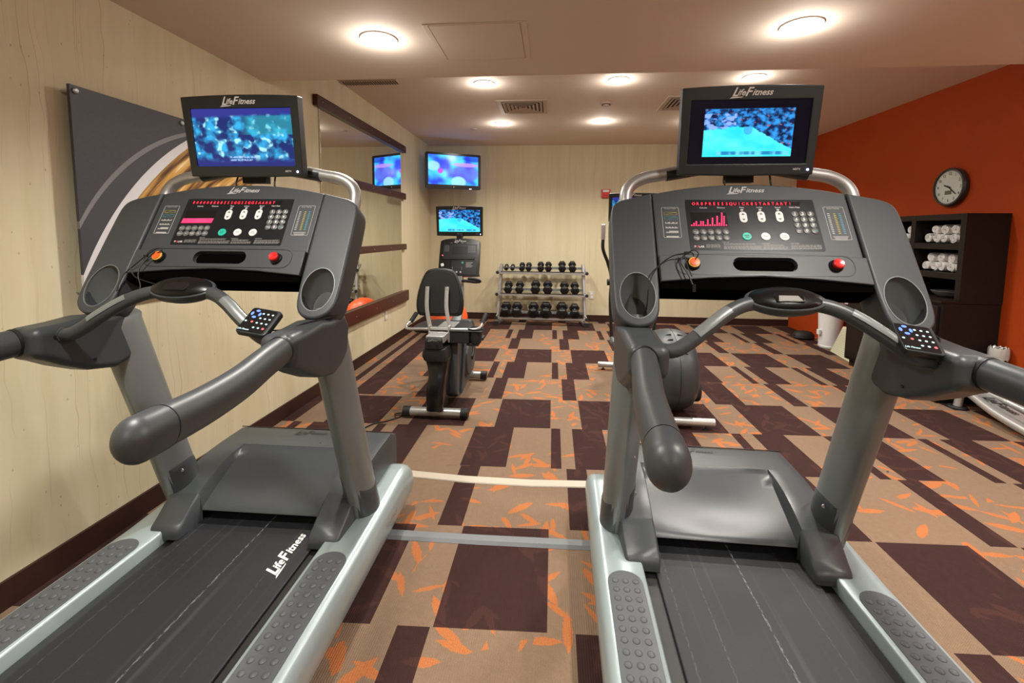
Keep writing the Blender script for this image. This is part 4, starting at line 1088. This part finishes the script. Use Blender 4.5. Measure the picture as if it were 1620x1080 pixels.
treadmill((.6215, 1.430, -.0159), 'treadmill on the right, its television showing a sports match', 'matchdark', 'R')

# ------------------------------------------------------------------ recumbent bike
def recumbent():
    e = empty('recumbent_bike', (-.80, 3.5, 0), 0, 'recumbent exercise bike with black seat back and small television by the mirror', 'exercise bike')
    X0, Y0 = -.80, 3.5
    def L(x, y, z): return (x - X0, y - Y0, z)
    for y, xa, xb in ((3.075, -1.040, -.575), (3.955, -1.03, -.573)):
        st = MB().tube([L(xa + .05, y, .045), L(xb - .05, y, .045)], .032, seg=24, smooth=False).build('stabiliser', M['steel'], e)
        for xa2, xb2 in ((xa, xa + .052), (xb, xb - .052)):
            MB().tube([L(xa2, y, .045), L(xb2, y, .045)], .0365, seg=24, smooth=False).build('end_cap', M['rubber'], st)
    # rear column shell (narrow, kinked)
    def sec(y0, y1, x0, x1, z, r_=.03):
        p = rrect(x0, x1, y0, y1, min(r_, (x1 - x0) / 2.2, (y1 - y0) / 2.2), 3); return [L(a, b, z) for a, b in p]
    MB().loft([sec(3.02, 3.20, -.868, -.745, .065), sec(3.02, 3.30, -.868, -.745, .20), sec(3.05, 3.36, -.858, -.735, .31), sec(3.08, 3.38, -.875, -.728, .37), sec(3.08, 3.34, -.890, -.722, .42)]).build('rear_shell', M['gloss'], e, bevel=.008)
    MB().loft([sec(3.06, 3.34, -.888, -.728, .41), sec(3.05, 3.32, -.905, -.728, .45), sec(3.05, 3.30, -.895, -.738, .50)]).build('shell_step', M['rubber'], e, bevel=.006)
    hc = MB().loft([sec(3.04, 3.10, -.880, -.757, .50, .02), sec(3.035, 3.10, -.878, -.755, .56, .02), sec(3.045, 3.09, -.868, -.765, .582, .02)]).build('handle_cover', M['rubber'], e, bevel=.01)
    lf(MB(), .015, T3(-.815 - X0, 3.0335 - Y0, .568) @ Matrix.Rotation(PI / 2, 4, 'X')).build('wordmark', M['greyprint'], hc, smooth=False)
    mb = MB()
    for x in (-.850, -.785): mb.lathe([(.009, 0), (.009, .004)], L(x, 3.031, .535), 'Y', seg=14)
    mb.build('bolt', M['cord'], hc)
    # drive housing (wide brownish dark shell seen past the seat)
    Mh = Matrix(((0, 0, 1, -X0), (1, 0, 0, -Y0), (0, 1, 0, 0), (0, 0, 0, 1)))
    o_ = [(3.30, .08), (3.62, .06), (3.95, .09), (4.05, .20), (4.08, .38), (4.02, .50), (3.90, .56), (3.70, .54), (3.45, .55), (3.30, .55), (3.25, .40), (3.25, .18)]
    dh = MB().prism(smooth_loop(o_, 3), -.850, -.690, Mh).build('drive_housing', M['shroud'], e, bevel=.02, seg=3)
    MB().lathe([(.155, 0), (.155, .012), (.140, .035), (.05, .045), (.001, .045)], L(-.692, 3.62, .30), 'X', 36).build('crank_cover', M['plastic'], dh)
    MB().prism([(3.34, .09), (3.42, .09), (3.54, .48), (3.50, .50), (3.45, .47)], -.692, -.672, Mh).build('side_fin', M['plastic'], dh, bevel=.006)
    MB().tube([L(-.66, 3.62, .30), L(-.635, 3.62, .30)], .02, seg=12).tube([L(-.642, 3.62, .30), L(-.642, 3.75, .41)], .010, .016, seg=8, power=4).build('crank_arm', M['rubber'], dh, bevel=.004)
    MB().box(L(-.600, 3.75, .43), (.07, .10, .03)).build('pedal', M['rubber'], dh, bevel=.008)
    # slanted spine to the console
    MB().tube([L(-.78, 3.55, .50), L(-.80, 3.78, .60), L(-.82, 4.00, .72), L(-.835, 4.06, .95)], [.04, .04, .035, .030], [.03, .03, .03, .03], seg=16, power=4).build('console_mast', M['upright'], e)
    MB().tube([L(-.835, 3.985, .86), L(-.835, 3.99, .925)], .037, .02, seg=16, power=5, smooth=False).build('mast_clamp', M['steel'], e)
    # seat rail, seat
    MB().box(L(-.81, 3.35, .565), (.13, .55, .05)).build('seat_rail', M['steel'], e, bevel=.006)
    o_ = smooth_loop([(-.20, -.16), (.0, -.19), (.20, -.16), (.225, .0), (.17, .17), (.06, .22), (0, .20), (-.06, .22), (-.17, .17), (-.225, 0)], 4)
    MB().prism([(a, b) for a, b in o_], 0, .042, T3(-.845 - X0, 3.52 - Y0, .545)).build('seat', M['vinyl'], e, bevel=.022, seg=4)
    # backrest: tapered rounded pad, gently curved
    ol = smooth_loop([(-.165, .69), (-.09, .676), (.09, .676), (.165, .69), (.180, .78), (.158, .90), (.112, 1.005), (.06, 1.032), (0, 1.038), (-.06, 1.032), (-.112, 1.005), (-.158, .90), (-.180, .78)], 4)
    Mb2 = Matrix(((1, 0, 0, -.848 - X0), (0, .10, -1, 3.40 - Y0 - .085), (0, 1, .10, 0), (0, 0, 0, 1)))
    MB().prism(ol, -.02, .035, Mb2).build('backrest', M['vinyl'], e, bevel=.016, seg=4)
    MB().prism([(x * .88, .86 + (z - .86) * .88) for x, z in ol], .034, .040, Mb2).build('backrest_shell', M['rubber'], e, bevel=.003)
    for xa, xb in ((-.930, -.895), (-.782, -.745)):
        bb = MB().tube([L(xa, 3.335, .905), L((xa + .003), 3.30, .75), L(xb, 3.27, .60), L(xb, 3.26, .55)], .015, .007, seg=12, power=5).build('back_support_bar', M['steel'], e)
        MB().lathe([(.006, 0), (.006, .004)], L(xa + .001, 3.322, .885), 'Y', seg=10).build('bolt', M['chrome'], bb)
    MB().box(L(-.81, 3.22, .615), (.135, .05, .018)).box(L(-.815, 3.215, .585), (.15, .05, .020)).box(L(-.885, 3.23, .60), (.014, .06, .07)).box(L(-.742, 3.23, .575), (.016, .06, .12)).build('seat_bracket', M['steel'], e, bevel=.004)
    # side handles
    hs = MB().tube([L(-1.040, 3.30, .655), L(-1.068, 3.27, .628), L(-1.070, 3.25, .610), L(-1.045, 3.24, .601), L(-.95, 3.24, .603), L(-.81, 3.24, .604), L(-.66, 3.24, .606), L(-.56, 3.24, .608), L(-.520, 3.26, .622), L(-.508, 3.29, .655)], .011, seg=14).build('side_handle', M['steel'], e)
    for p, q in (((-1.047, 3.29, .645), (-1.020, 3.34, .70)), ((-.511, 3.285, .645), (-.490, 3.33, .705))):
        MB().tube([L(*p), L(*q)], .0165, seg=16, smooth=False, round_end=.008).build('hand_grip', M['rubber'], hs)
    # cup holder and tray
    ch = MB().box(L(-.665, 3.25, .560), (.145, .10, .095)).box(L(-.62, 3.25, .602), (.24, .115, .012)).box(L(-.57, 3.25, .50), (.09, .07, .02)).build('accessory_tray', M['rubber'], e, bevel=.008)
    MB().lathe([(.042, 0), (.050, .095), (.057, .098), (.057, .106), (.050, .106), (.046, .02), (.002, .015)], L(-.553, 3.25, .512), 'Z', 28).build('cup_holder', M['rubber'], ch)
    # console
    d = Vector((0, .25, .968)); nn = Vector((0, -.968, .25))
    Mk = Matrix(((1, 0, 0, -.838 - X0), (0, d.y, nn.y, 4.02 - Y0), (0, d.z, nn.z, .925), (0, 0, 0, 1)))
    co = smooth_loop([(-.175, 0), (.16, 0), (.178, .04), (.182, .28), (.165, .325), (.08, .342), (-.08, .342), (-.165, .325), (-.182, .28), (-.188, .04)], 3)
    ck = MB().prism(co, -.05, 0, Mk).build('console', M['gloss'], e, bevel=.008)
    MB().prism(rrect(-.155, .155, .165, .290, .004, 2), .0005, .0015, Mk).prism(rrect(-.07, .155, .015, .14, .004, 2), .0005, .0015, Mk).build('control_panel', M['overlay'], ck, smooth=False)
    MB().prism(rrect(-.065, .065, .195, .270, .003, 2), .0016, .0022, Mk).build('display_window', plain('dark_lcd', (.02, .022, .026), .2), ck, smooth=False)
    MB().box((-.01, .155, .004), (.29, .012, .012), None, Mk).build('reading_ledge', M['cord'], ck, bevel=.002)
    mb = MB()
    for r_ in range(4):
        for c_ in range(4): mb.prism(ell(.082 + c_ * .018, .270 - r_ * .017, .0035, .0035, 8), .002, .0028, Mk)
        for c_ in range(3): mb.prism(ell(-.135 + c_ * .016, .270 - r_ * .015, .0028, .0028, 8), .002, .0028, Mk)
    for k in range(3): mb.prism(ell(-.056 + k * .036, .035, .008, .008, 12), .002, .0028, Mk)
    for x, y in ((-.06, .075), (-.06, .06), (.025, .075), (.025, .06)): mb.prism(ell(x, y, .003, .003, 8), .002, .0028, Mk)
    for k in range(5): mb.rect(.06, .125 - .01 * (k % 3), .12 - k * .010, .123 - k * .010, .002, Mk)
    lf(mb, .024, Mk @ T3(0, .318, .001))
    for x in (-.08, -.03, .02, .07): mb.rect(x - .01, x + .01, .300, .302, .001, Mk)
    mb.build('console_print', M['silverprint'], ck, smooth=False)
    MB().prism(ell(.030, .120, .010, .009, 14), .002, .003, Mk).build('start_button', M['teal'], ck, smooth=False)
    MB().prism(ell(-.155, .185, .006, .006, 12), .002, .003, Mk).build('stop_button', M['redkey'], ck, smooth=False)
    MB().box((-.125, .090, .01), (.085, .10, .02), None, Mk).build('phone_tray', M['gloss'], ck, bevel=.004)
    MB().box((-.148, .092, .024), (.026, .028, .012), (0, 0, .2), Mk).build('white_key', M['whiteplastic'], ck, bevel=.004)
    for sx in (-1, 1):
        MB().tube([L(-.835 + sx * .02, 3.99, .885), L(-.835 + sx * .10, 3.95, .885), L(-.835 + sx * .17, 3.90, .885), L(-.835 + sx * .215, 3.86, .895), L(-.835 + sx * .19, 3.82, .915), L(-.835 + sx * .12, 3.81, .925)], .0135, seg=14).build('front_handlebar', M['rubber'], e)
    MB().box(L(-.850, 4.12, 1.25), (.05, .03, .10)).tube([L(-.85, 4.13, 1.24), L(-.85, 4.24, 1.30), L(-.85, 4.25, 1.40)], .02, .012, seg=8, power=4).build('television_bracket', M['rubber'], e, bevel=.004)
    lcd_tv(e, -.857 - X0, 4.16 - Y0, 4.14 - Y0, 1.280, 1.545, .432, 'match', inset=(.026, .030, .038))
    MB().tube([L(-1.03, 3.07, .02), L(-1.08, 3.05, .018), L(-1.11, 3.09, .010), L(-1.075, 3.12, .010), L(-1.05, 3.07, .009), L(-1.12, 2.98, .008), L(-1.20, 2.92, .007), L(-1.26, 2.78, .007)], .0045, seg=8).build('power_cord', M['cord'], e)
recumbent()

# ------------------------------------------------------------------ elliptical cross-trainer behind the right treadmill
def elliptical():
    X0, Y0 = .77, 3.7
    e = empty('elliptical_trainer', (X0, Y0, 0), 0, 'grey elliptical trainer standing behind the right treadmill', 'exercise machine')
    def L(x, y, z): return (x - X0, y - Y0, z)
    for y, xa, xb in ((3.08, .44, 1.095), (4.40, .45, 1.09)):
        MB().tube([L(xa, y, .052), L(xb, y, .052)], .027, seg=24, smooth=False).build('stabiliser', M['steel'], e)
        for x in (xa + .05, xb - .055):
            MB().lathe([(.018, 0), (.018, .010), (.007, .012), (.007, .03)], L(x, y, 0), 'Z', 14).build('levelling_foot', M['rubber'], e)
    # round drive housing, edge-on to the viewer: wide rounded section swept round a disc
    prof = []
    nseg = 40; rings = []
    cy, cz = 3.42, .315
    cross = [(-.145, .70), (-.14, .80), (-.12, .89), (-.09, .95), (-.05, .985), (0, 1.0), (.05, .985), (.09, .95), (.12, .89), (.14, .80), (.145, .70)]
    mb = MB()
    rings = []
    for k in range(nseg):
        a = 2 * PI * k / nseg
        rings.append([L(.870 + w_, cy + .335 * q * math.cos(a), cz + .295 * q * math.sin(a)) for w_, q in cross])
    rr = [[mb.bm.verts.new(p) for p in r_] for r_ in rings]
    for k in range(nseg):
        for i in range(len(cross) - 1): mb.face((rr[k][i], rr[(k + 1) % nseg][i], rr[(k + 1) % nseg][i + 1], rr[k][i + 1]))
    mb.face([rr[k][0] for k in range(nseg)]); mb.face([rr[k][-1] for k in range(nseg)])
    hs = mb.build('drive_housing', M['plastic'], e, ang=50)
    for sx in (-1, 1):
        mb = MB()
        for k in range(4):
            pts = []
            for j in range(6):
                w_ = .022 + j * .018; q = 1.0 - .4 * (w_ / .145) ** 2.6 + .001; a = R(90 + 52 - k * 11)
                pts.append(L(.870 + sx * w_, cy + .335 * q * math.cos(a), cz + .295 * q * math.sin(a)))
            mb.tube(pts, .0050, seg=6, res=2)
        mb.build('vent_slots', M['void'], hs)
    mb = MB()
    for k in range(41):
        a = R(60 + k * 4.5)
    mb.tube([L(.870, cy + .336 * math.cos(R(80 + k * 5)), cz + .296 * math.sin(R(80 + k * 5))) for k in range(32)], .0014, seg=6, res=1).build('seam', M['cord'], hs)
    MB().lathe([(.085, 0), (.085, .060), (.078, .072), (.02, .076), (.001, .076)], L(1.005, 3.38, .175), 'X', 30).build('crank_cap', M['rubber'], hs)
    MB().lathe([(.085, 0), (.085, -.045), (.078, -.058), (.02, -.062), (.001, -.062)], L(.725, 3.38, .175), 'X', 30).build('crank_cap', M['rubber'], hs)
    for sx in (-1, 1):
        MB().tube([L(.74 + sx * .19, 3.45, .30), L(.73 + sx * .17, 3.80, .32), L(.72 + sx * .18, 4.15, .36)], .016, .028, seg=12, power=4).build('pedal_rail', M['upright'], e)
        MB().prism(rrect(-.052, .052, -.17, .17, .03, 4), 0, .03, T3(.73 + sx * .165 - X0, 3.80 - Y0, .35)).build('foot_pedal', M['rubber'], e, bevel=.008)
        MB().tube([L(.72 + sx * .18, 4.15, .35), L(.72 + sx * .205, 4.12, .70), L(.72 + sx * .21, 4.05, .92), L(.72 + sx * .25, 3.99, 1.06), L(.72 + sx * .28, 3.93, 1.12), L(.72 + sx * .305, 3.90, 1.19), L(.72 + sx * .305, 3.90, 1.27)], .014, seg=14).build('moving_arm', M['rubber'], e)
        MB().tube([L(.72 + sx * .305, 3.90, 1.26), L(.72 + sx * .305, 3.90, 1.38)], .0175, seg=16, smooth=False, round_end=.01).build('hand_grip', M['steel'], e)
        MB().lathe([(.03, -.02), (.03, .02)], L(.72 + sx * .215, 4.13, .88), 'X', 16).build('pivot_cap', M['rubber'], e)
    MB().tube([L(.77, 4.30, .06), L(.77, 4.30, .5), L(.77, 4.22, 1.0), L(.75, 4.16, 1.2)], .045, .05, seg=18).build('console_mast', M['upright'], e)
    MB().tube([L(.77, 3.35, .07), L(.77, 4.40, .07)], .03, .03, seg=12, power=5, smooth=False).build('base_beam', M['upright'], e)
    MB().box(L(.70, 4.12, 1.28), (.36, .06, .26), (-.3, 0, 0)).build('console', M['gloss'], e, bevel=.02)
    lcd_tv(e, .695 - X0, 4.13 - Y0, 4.11 - Y0, 1.415, 1.66, .430, 'cafe')
elliptical()

# ------------------------------------------------------------------ dumbbell rack
def rack():
    X0, Y0 = -.155, 6.60
    e = empty('dumbbell_rack', (X0, Y0, 0), 0, 'three tier silver dumbbell rack against the back wall', 'dumbbell rack')
    def L(x, y, z): return (x - X0, y - Y0, z)
    for sx, xx in ((-1, -.795), (1, .478)):
        xt = xx + (.045 if sx < 0 else -.045)
        MB().tube([L(xx, 6.43, .030), L(xt, 6.80, .030)], .034, .026, seg=12, power=5, smooth=False).build('foot', M['steel'], e)
        MB().tube([L(xx, 6.415, .030), L(xx, 6.45, .030)], .037, .028, seg=12, power=5, smooth=False).build('foot_cap', M['rubber'], e)
        MB().tube([L(xx + .01 * -sx, 6.53, .05), L(xt, 6.70, .865)], .020, .028, seg=12, power=5, smooth=False).build('upright', M['chrome'], e)
    for i, (z, y) in enumerate(((.105, 6.47), (.435, 6.53), (.745, 6.60))):
        xa, xb = -.80, .485
        fr = MB().box(L(-.155, y, z - .004), (1.27, .022, .034)).build('front_rail', M['steel'], e, bevel=.003)
        MB().box(L(-.155, y - .001, z + .0155), (1.20, .030, .006)).build('rubber_strip', M['rubber'], fr)
        br_ = MB().box(L(-.155, y + .14, z + .062), (1.20, .020, .034)).build('rear_rail', M['upright'], e, bevel=.003)
        for x in (xa, xb):
            MB().tube([L(x, y - .02, z - .002), L(x + (.03 if x < 0 else -.03), y + .17, z + .07)], .012, .020, seg=10, power=5, smooth=False).build('shelf_arm', M['chrome'], e)
            MB().lathe([(.021, .0), (.024, -.010), (.021, -.018), (.008, -.020)], L(x, y - .012, z), 'Y', 18).build('bolt_cap', M['rubber'], e)
rack()
def dumbbell(x, y, z, hw, label, tilt=R(20)):
    """axis runs back from the viewer and climbs towards the wall"""
    e = empty('hex_dumbbell', (x, y, z), 0, label, 'dumbbell', 'black hex dumbbells on the rack')
    e.rotation_euler = (tilt, 0, 0)
    r_ = hw / 2 / math.cos(R(30)) * 1.0; r_ = hw / 2 * 1.12
    hl = hw * .58; L_ = .028 + hw * .10
    for sg in (-1, 1):
        mb = MB(); rings = []
        for f_, t_ in ((.62, 0), (.90, .12), (1.0, .30), (1.0, .72), (.90, .90), (.62, 1.0)):
            yy = sg * (L_ + hl * t_)
            rings.append([(r_ * f_ * math.cos(R(60 * k)), yy, r_ * f_ * math.sin(R(60 * k))) for k in range(6)])
        mb.loft(rings).build('weight_head', M['vinyl'], e, bevel=.004, ang=20)
    MB().lathe([(.0135, -L_ - .004), (.0145, -L_ * .4), (.0155, 0), (.0145, L_ * .4), (.0135, L_ + .004)], axis='Y', seg=14).build('handle', M['chrome'], e)
ords = ('first', 'second', 'third', 'fourth', 'fifth', 'sixth', 'seventh', 'eighth')
zc = lambda x: None
rows = [('top', [(-.677, .056), (-.586, .056), (-.448, .080), (-.350, .080), (-.176, .092), (-.064, .092), (.133, .104), (.280, .104)], 6.665, .745),
        ('middle', [(-.640, .115), (-.475, .115), (-.245, .128), (-.070, .128), (.170, .120), (.320, .116)], 6.595, .435),
        ('bottom', [(-.670, .140), (-.510, .140), (-.270, .142), (-.090, .152), (.140, .150), (.320, .134)], 6.535, .105)]
for nm, l, y, z in rows:
    for i, (x, w_) in enumerate(l):
        lab = 'black hex dumbbell, %s from the left on the %s tier of the rack' % (ords[i], nm)
        dumbbell(x, y, z + .0415 + w_ * .5 * math.cos(R(30)) * 1.04 + .004, w_, lab, R(22))

# ------------------------------------------------------------------ exercise ball behind the bike
MB().lathe([(.001, -.24)] + [(.24 * math.cos(a), .24 * math.sin(a)) for a in [R(-84 + 7 * k) for k in range(25)]] + [(.001, .24)], seg=48).build('exercise_ball', M['ball'], loc=(-1.30, 5.62, .235), label='orange inflated exercise ball on the floor behind the recumbent bike', cat='exercise ball')

# ------------------------------------------------------------------ towel cabinet
def cabinet():
    e = empty('towel_cabinet', (3.2, 4.3, 0), 0, 'dark espresso cabinet with open towel shelves against the orange wall', 'cabinet')
    def L(x, y, z): return (x - 3.2, y - 4.3, z)
    def bx(x0, x1, y0, y1, z0, z1): return MB().box(L((x0 + x1) / 2, (y0 + y1) / 2, (z0 + z1) / 2), (x1 - x0, y1 - y0, z1 - z0))
    base = bx(2.985, 3.395, 3.76, 4.885, .07, .795).build('base_unit', M['darkwood'], e, bevel=.002)
    bx(3.02, 3.39, 3.79, 4.86, 0.0, .07).build('plinth', M['gloss'], e)
    bx(2.965, 3.396, 3.755, 4.895, .795, .815).build('counter', M['darkwood'], e, bevel=.002)
    for k in range(2):
        y0 = 3.785 + k * .55
        dr = bx(2.965, 2.985, y0, y0 + .52, .10, .77).build('door', M['darkwood'], e, bevel=.003)
        MB().tube([L(2.945, y0 + (.45 if k == 0 else .07), .45), L(2.945, y0 + (.45 if k == 0 else .07), .60)], .005, seg=10).build('handle', M['chrome'], dr)
    up_ = 3.088
    for ya, yb in ((3.755, 3.803), (4.24, 4.288), (4.842, 4.89)): bx(up_, 3.396, ya, yb, .815, 1.484).build('upright_panel', M['darkwood'], e, bevel=.002)
    for z0, z1, nm in ((1.438, 1.484, 'top_panel'), (1.205, 1.252, 'shelf'), (.975, 1.022, 'shelf')):
        bx(up_ + .001, 3.395, 3.803, 4.24, z0, z1).build(nm, M['darkwood'], e, bevel=.001); bx(up_ + .001, 3.395, 4.288, 4.842, z0, z1).build(nm, M['darkwood'], e, bevel=.001)
    bx(3.385, 3.397, 3.76, 4.885, .815, 1.48).build('back_panel', M['gloss'], e)
cabinet()
def towel_proto():
    # spiral roll along X, end faces -X
    mb = MB(); sp = []
    turns, r0, r1 = 3.2, .006, .0385
    n_ = 60
    for k in range(n_ + 1):
        a = turns * 2 * PI * k / n_; r_ = r0 + (r1 - r0) * k / n_
        sp.append((a, r_))
    th = .0052
    outer = [((r_ + th * .45) * math.cos(a), (r_ + th * .45) * math.sin(a)) for a, r_ in sp]
    inner = [((r_ - th * .45) * math.cos(a), (r_ - th * .45) * math.sin(a)) for a, r_ in sp]
    rings = []
    for x, f_ in ((-.118, .94), (-.108, 1.0), (0, 1.03), (.108, 1.0), (.118, .94)):
        rings.append([(x, p[0] * f_, p[1] * f_ * .94) for p in outer + list(reversed(inner))])
    mb.loft(rings)
    return mb
tw0 = None
def towel(y, z, label, rot=0):
    global tw0
    if tw0 is None:
        o = towel_proto().build('rolled_towel', M['towel'], smooth=True, ang=60); tw0 = o
    else:
        o = tw0.copy(); COL.objects.link(o)
    o.location = (3.265, y, z); o.rotation_euler = (rot, 0, random.uniform(-.05, .05))
    tag(o, label, 'towel', 'rolled white towels in the cabinet'); return o
for comp, zb in (('upper', 1.252), ('lower', 1.022)):
    for i in range(5):     # first from the left = furthest from the camera
        towel(4.178 - i * .0825, zb + .042, 'rolled white towel, %s from the left in the bottom row of the %s right compartment' % (ords[i], comp), random.uniform(0, 6))
    for i in range(3):
        towel(4.125 - i * .098 - (.01 if comp == 'upper' else 0), zb + .112, 'rolled white towel, %s from the left in the top row of the %s right compartment' % (ords[i], comp), random.uniform(0, 6))
towel(4.335, 1.294, 'rolled white towel on the upper left shelf, nearest the divider', 1)
towel(4.425, 1.294, 'rolled white towel on the upper left shelf, second from the divider', 2)
towel(4.375, 1.364, 'rolled white towel lying on top of two others on the upper left shelf', 3)
MB().lathe([(.035, 0), (.06, .004), (.10, .030), (.112, .048), (.116, .050), (.112, .052), (.098, .036), (.06, .012), (.002, .008)], seg=36).build('metal_bowl', M['chrome'], loc=(3.225, 4.02, .8152), label='shallow shiny metal bowl on the cabinet counter', cat='bowl')

# ------------------------------------------------------------------ corner by the orange wall
def cooler():
    e = empty('water_cooler', (3.262, 5.60, 0), 0, 'tall white round water cooler beside the dark cabinet', 'water cooler')
    e.location = (3.245, 5.60, 0)
    MB().lathe([(.105, .004), (.112, .015), (.113, .030), (.109, .036), (.122, .30), (.140, .62), (.146, .70)], seg=36).build('bin_body', M['whiteplastic'], e)
    MB().lathe([(.146, .70), (.150, .705), (.150, .74), (.10, .78), (.02, .79)], seg=36).build('lid', M['whiteplastic'], e)
    MB().box((-.135, -.02, .19), (.03, .05, .06)).build('valve', M['whiteplastic'], e, bevel=.006)
    MB().mesh(text_me('W', .05), T3(-.05, -.146, .64) @ Matrix.Rotation(PI / 2, 4, 'X')).mesh(text_me('~', .05), T3(-.02, -.146, .60) @ Matrix.Rotation(PI / 2, 4, 'X')).build('printed_mark', M['greyprint'], e, smooth=False)
cooler()
e = empty('cup_dispenser', (3.275, 5.36, .62), 0, 'small white cup dispenser in front of the water cooler', 'dispenser')
MB().lathe([(.030, -.065), (.040, .0), (.044, .03)], seg=20).build('cup', M['whiteplastic'], e)
MB().box((.02, 0, .05), (.06, .06, .05)).build('bracket', plain('grey_violet_plastic', (.22, .2, .26), .4), e, bevel=.005)
MB().box((.075, 0, .05), (.07, .03, .03)).build('arm', M['whiteplastic'], e, bevel=.004)
# lined cream panel leaning on the cabinet's far end
e = empty('louvred_panel', (3.10, 4.92, 0), 0, 'cream lined sheet leaning against the far end of the cabinet', 'panel')
Mp = T3(0, 0, 0.003) @ Matrix.Rotation(R(0), 4, 'Z')
pl = [(-.03, .0, .0), (.0, .53, .0)]
MB().loft([[(-.02, .03, .004), (.06, .50, .004), (.14, .44, .30), (.10, .03, .36)], [(-.006, .028, .004), (.074, .498, .004), (.154, .438, .30), (.114, .028, .36)]]).build('sheet', M['paper_sheet'], e, smooth=False)
mb = MB()
for k in range(16):
    f_ = (k + 1) / 18
    a = Vector((-.0215 + .12 * f_, .032, .004 + .356 * f_)); b = Vector((.0585 + .08 * f_, .50 - .06 * f_, .004 + .296 * f_))
    mb.tube([a, b], .0016, seg=5, smooth=False)
mb.build('ruled_lines', M['greyprint'], e)
MB().loft([[(x * q, y * q2, z) for x, y in ell(0, 0, .13, .085, 20)] for z, q, q2 in ((.0, .8, .8), (.02, 1, 1), (.06, .98, .95), (.09, .75, .7), (.105, .3, .3))]).build('gym_bag', M['rubber'], loc=(3.19, 6.05, .001), label='small black bag lying on the carpet beside the water cooler', cat='bag')
e = empty('waste_bin', (3.335, 3.68, 0), 0, 'black waste bin with a clear liner beside the towel cabinet', 'bin')
MB().lathe([(.045, .002), (.047, .01), (.054, .43), (.056, .435), (.054, .44), (.050, .43), (.042, .015), (.002, .012)], seg=32).build('bin_body', M['gloss'], e)
rg = []
for z, q in ((.395, .058), (.42, .060), (.465, .059), (.485, .052), (.475, .045)):
    rg.append([(q * math.cos(a) * (1 + .03 * math.sin(7 * a + z * 90)), q * math.sin(a) * (1 + .03 * math.cos(9 * a + z * 70)), z + .006 * math.sin(11 * a)) for a in [2 * PI * k / 48 for k in range(48)]])
MB().loft(rg, caps=False).build('liner', M['liner'], e)

# weight bench frame at the right edge
def bench():
    e = empty('weight_bench', (3.12, 3.4, 0), 0, 'silver framed weight bench at the right edge beside the waste bin', 'weight bench')
    def L(x, y, z): return (x - 3.12, y - 3.4, z)
    MB().lathe([(.062, 0), (.062, .012), (.055, .018), (.02, .02)], L(3.105, 3.70, 0), 'Z', 28).build('foot_disc', M['rubber'], e)
    MB().tube([L(3.105, 3.70, .015), L(3.125, 3.70, .17)], .027, seg=20, smooth=False).build('rear_post', M['steel'], e)
    f1 = MB().tube([L(3.135, 3.72, .165), L(3.125, 3.62, .135), L(3.075, 3.35, .085), L(3.03, 3.0, .055), L(2.99, 2.7, .045)], .030, seg=20).build('side_tube', M['steel'], e)
    pts = [(3.165, 3.72, .150), (3.10, 3.0, .085), (3.08, 2.75, .07)]
    MB().loft([[L(x, y, z), L(x + .075, y + .005, z + .012), L(x + .075, y + .005, z - .01), L(x, y, z - .02)] for x, y, z in ((3.150, 3.68, .150), (3.118, 3.45, .122), (3.07, 3.0, .078), (3.045, 2.75, .06))]).build('frame_plate', M['steel'], e, smooth=False)
    d = (Vector((3.07, 3.0, .078)) - Vector((3.118, 3.45, .122))).normalized(); rgt_ = Vector((.99, .06, .16)).normalized(); nn = rgt_.cross(-d).normalized() * -1
    upd = (rgt_ - d * rgt_.dot(d)).normalized(); nn = d.cross(upd); 
    c0 = Vector(L(3.150, 3.42, .1300))
    Mt = Matrix(((d.x, upd.x, nn.x, c0.x), (d.y, upd.y, nn.y, c0.y), (d.z, upd.z, nn.z, c0.z), (0, 0, 0, 1)))
    lf(MB(), .062, Mt, .012).build('wordmark', M['darkprint'], e, smooth=False)
    MB().tube([L(3.235, 3.68, .16), L(3.235, 3.35, .125), L(3.20, 2.75, .08)], .028, seg=18).build('side_tube', M['steel'], e)
    MB().tube([L(3.12, 3.70, .15), L(3.24, 3.70, .15)], .025, seg=16, smooth=False).build('cross_tube', M['rubber'], e)
    MB().tube([L(3.26, 3.30, .12), L(3.26, 3.25, .40)], .03, .03, seg=12, power=5, smooth=False).build('seat_post', M['upright'], e)
    MB().prism(rrect(-.11, .10, -.45, .30, .04, 4), 0, .06, T3(3.285 - 3.12, 3.05 - 3.4, .36)).build('pad', M['vinyl'], e, bevel=.015, seg=3)
bench()

# ------------------------------------------------------------------ strips on the floor between the treadmills
MB().loft([[(x, y - .033 + dy, .001), (x, y + .033 + dy, .001), (x, y + .029 + dy, .0055), (x, y - .029 + dy, .0055)] for x, y, dy in ((-1.0, 2.33, 0), (-.74, 2.318, 0), (-.45, 2.295, 0), (-.1, 2.292, .0), (.20, 2.312, 0), (.40, 2.32, 0))]).build('flat_cable', M['tape'], smooth=False, label='pale flat cable crossing the carpet between the treadmill fronts', cat='cable')
MB().loft([[(x, y - .033, .001), (x, y + .033, .001), (x, y + .018, .010), (x, y - .018, .010)] for x, y in ((-.95, 1.80), (-.70, 1.822), (-.3, 1.826), (.165, 1.838), (.40, 1.845))]).build('cable_cover', M['coverstrip'], smooth=False, label='grey cable cover strip nearer the camera between the two treadmills', cat='cable cover')
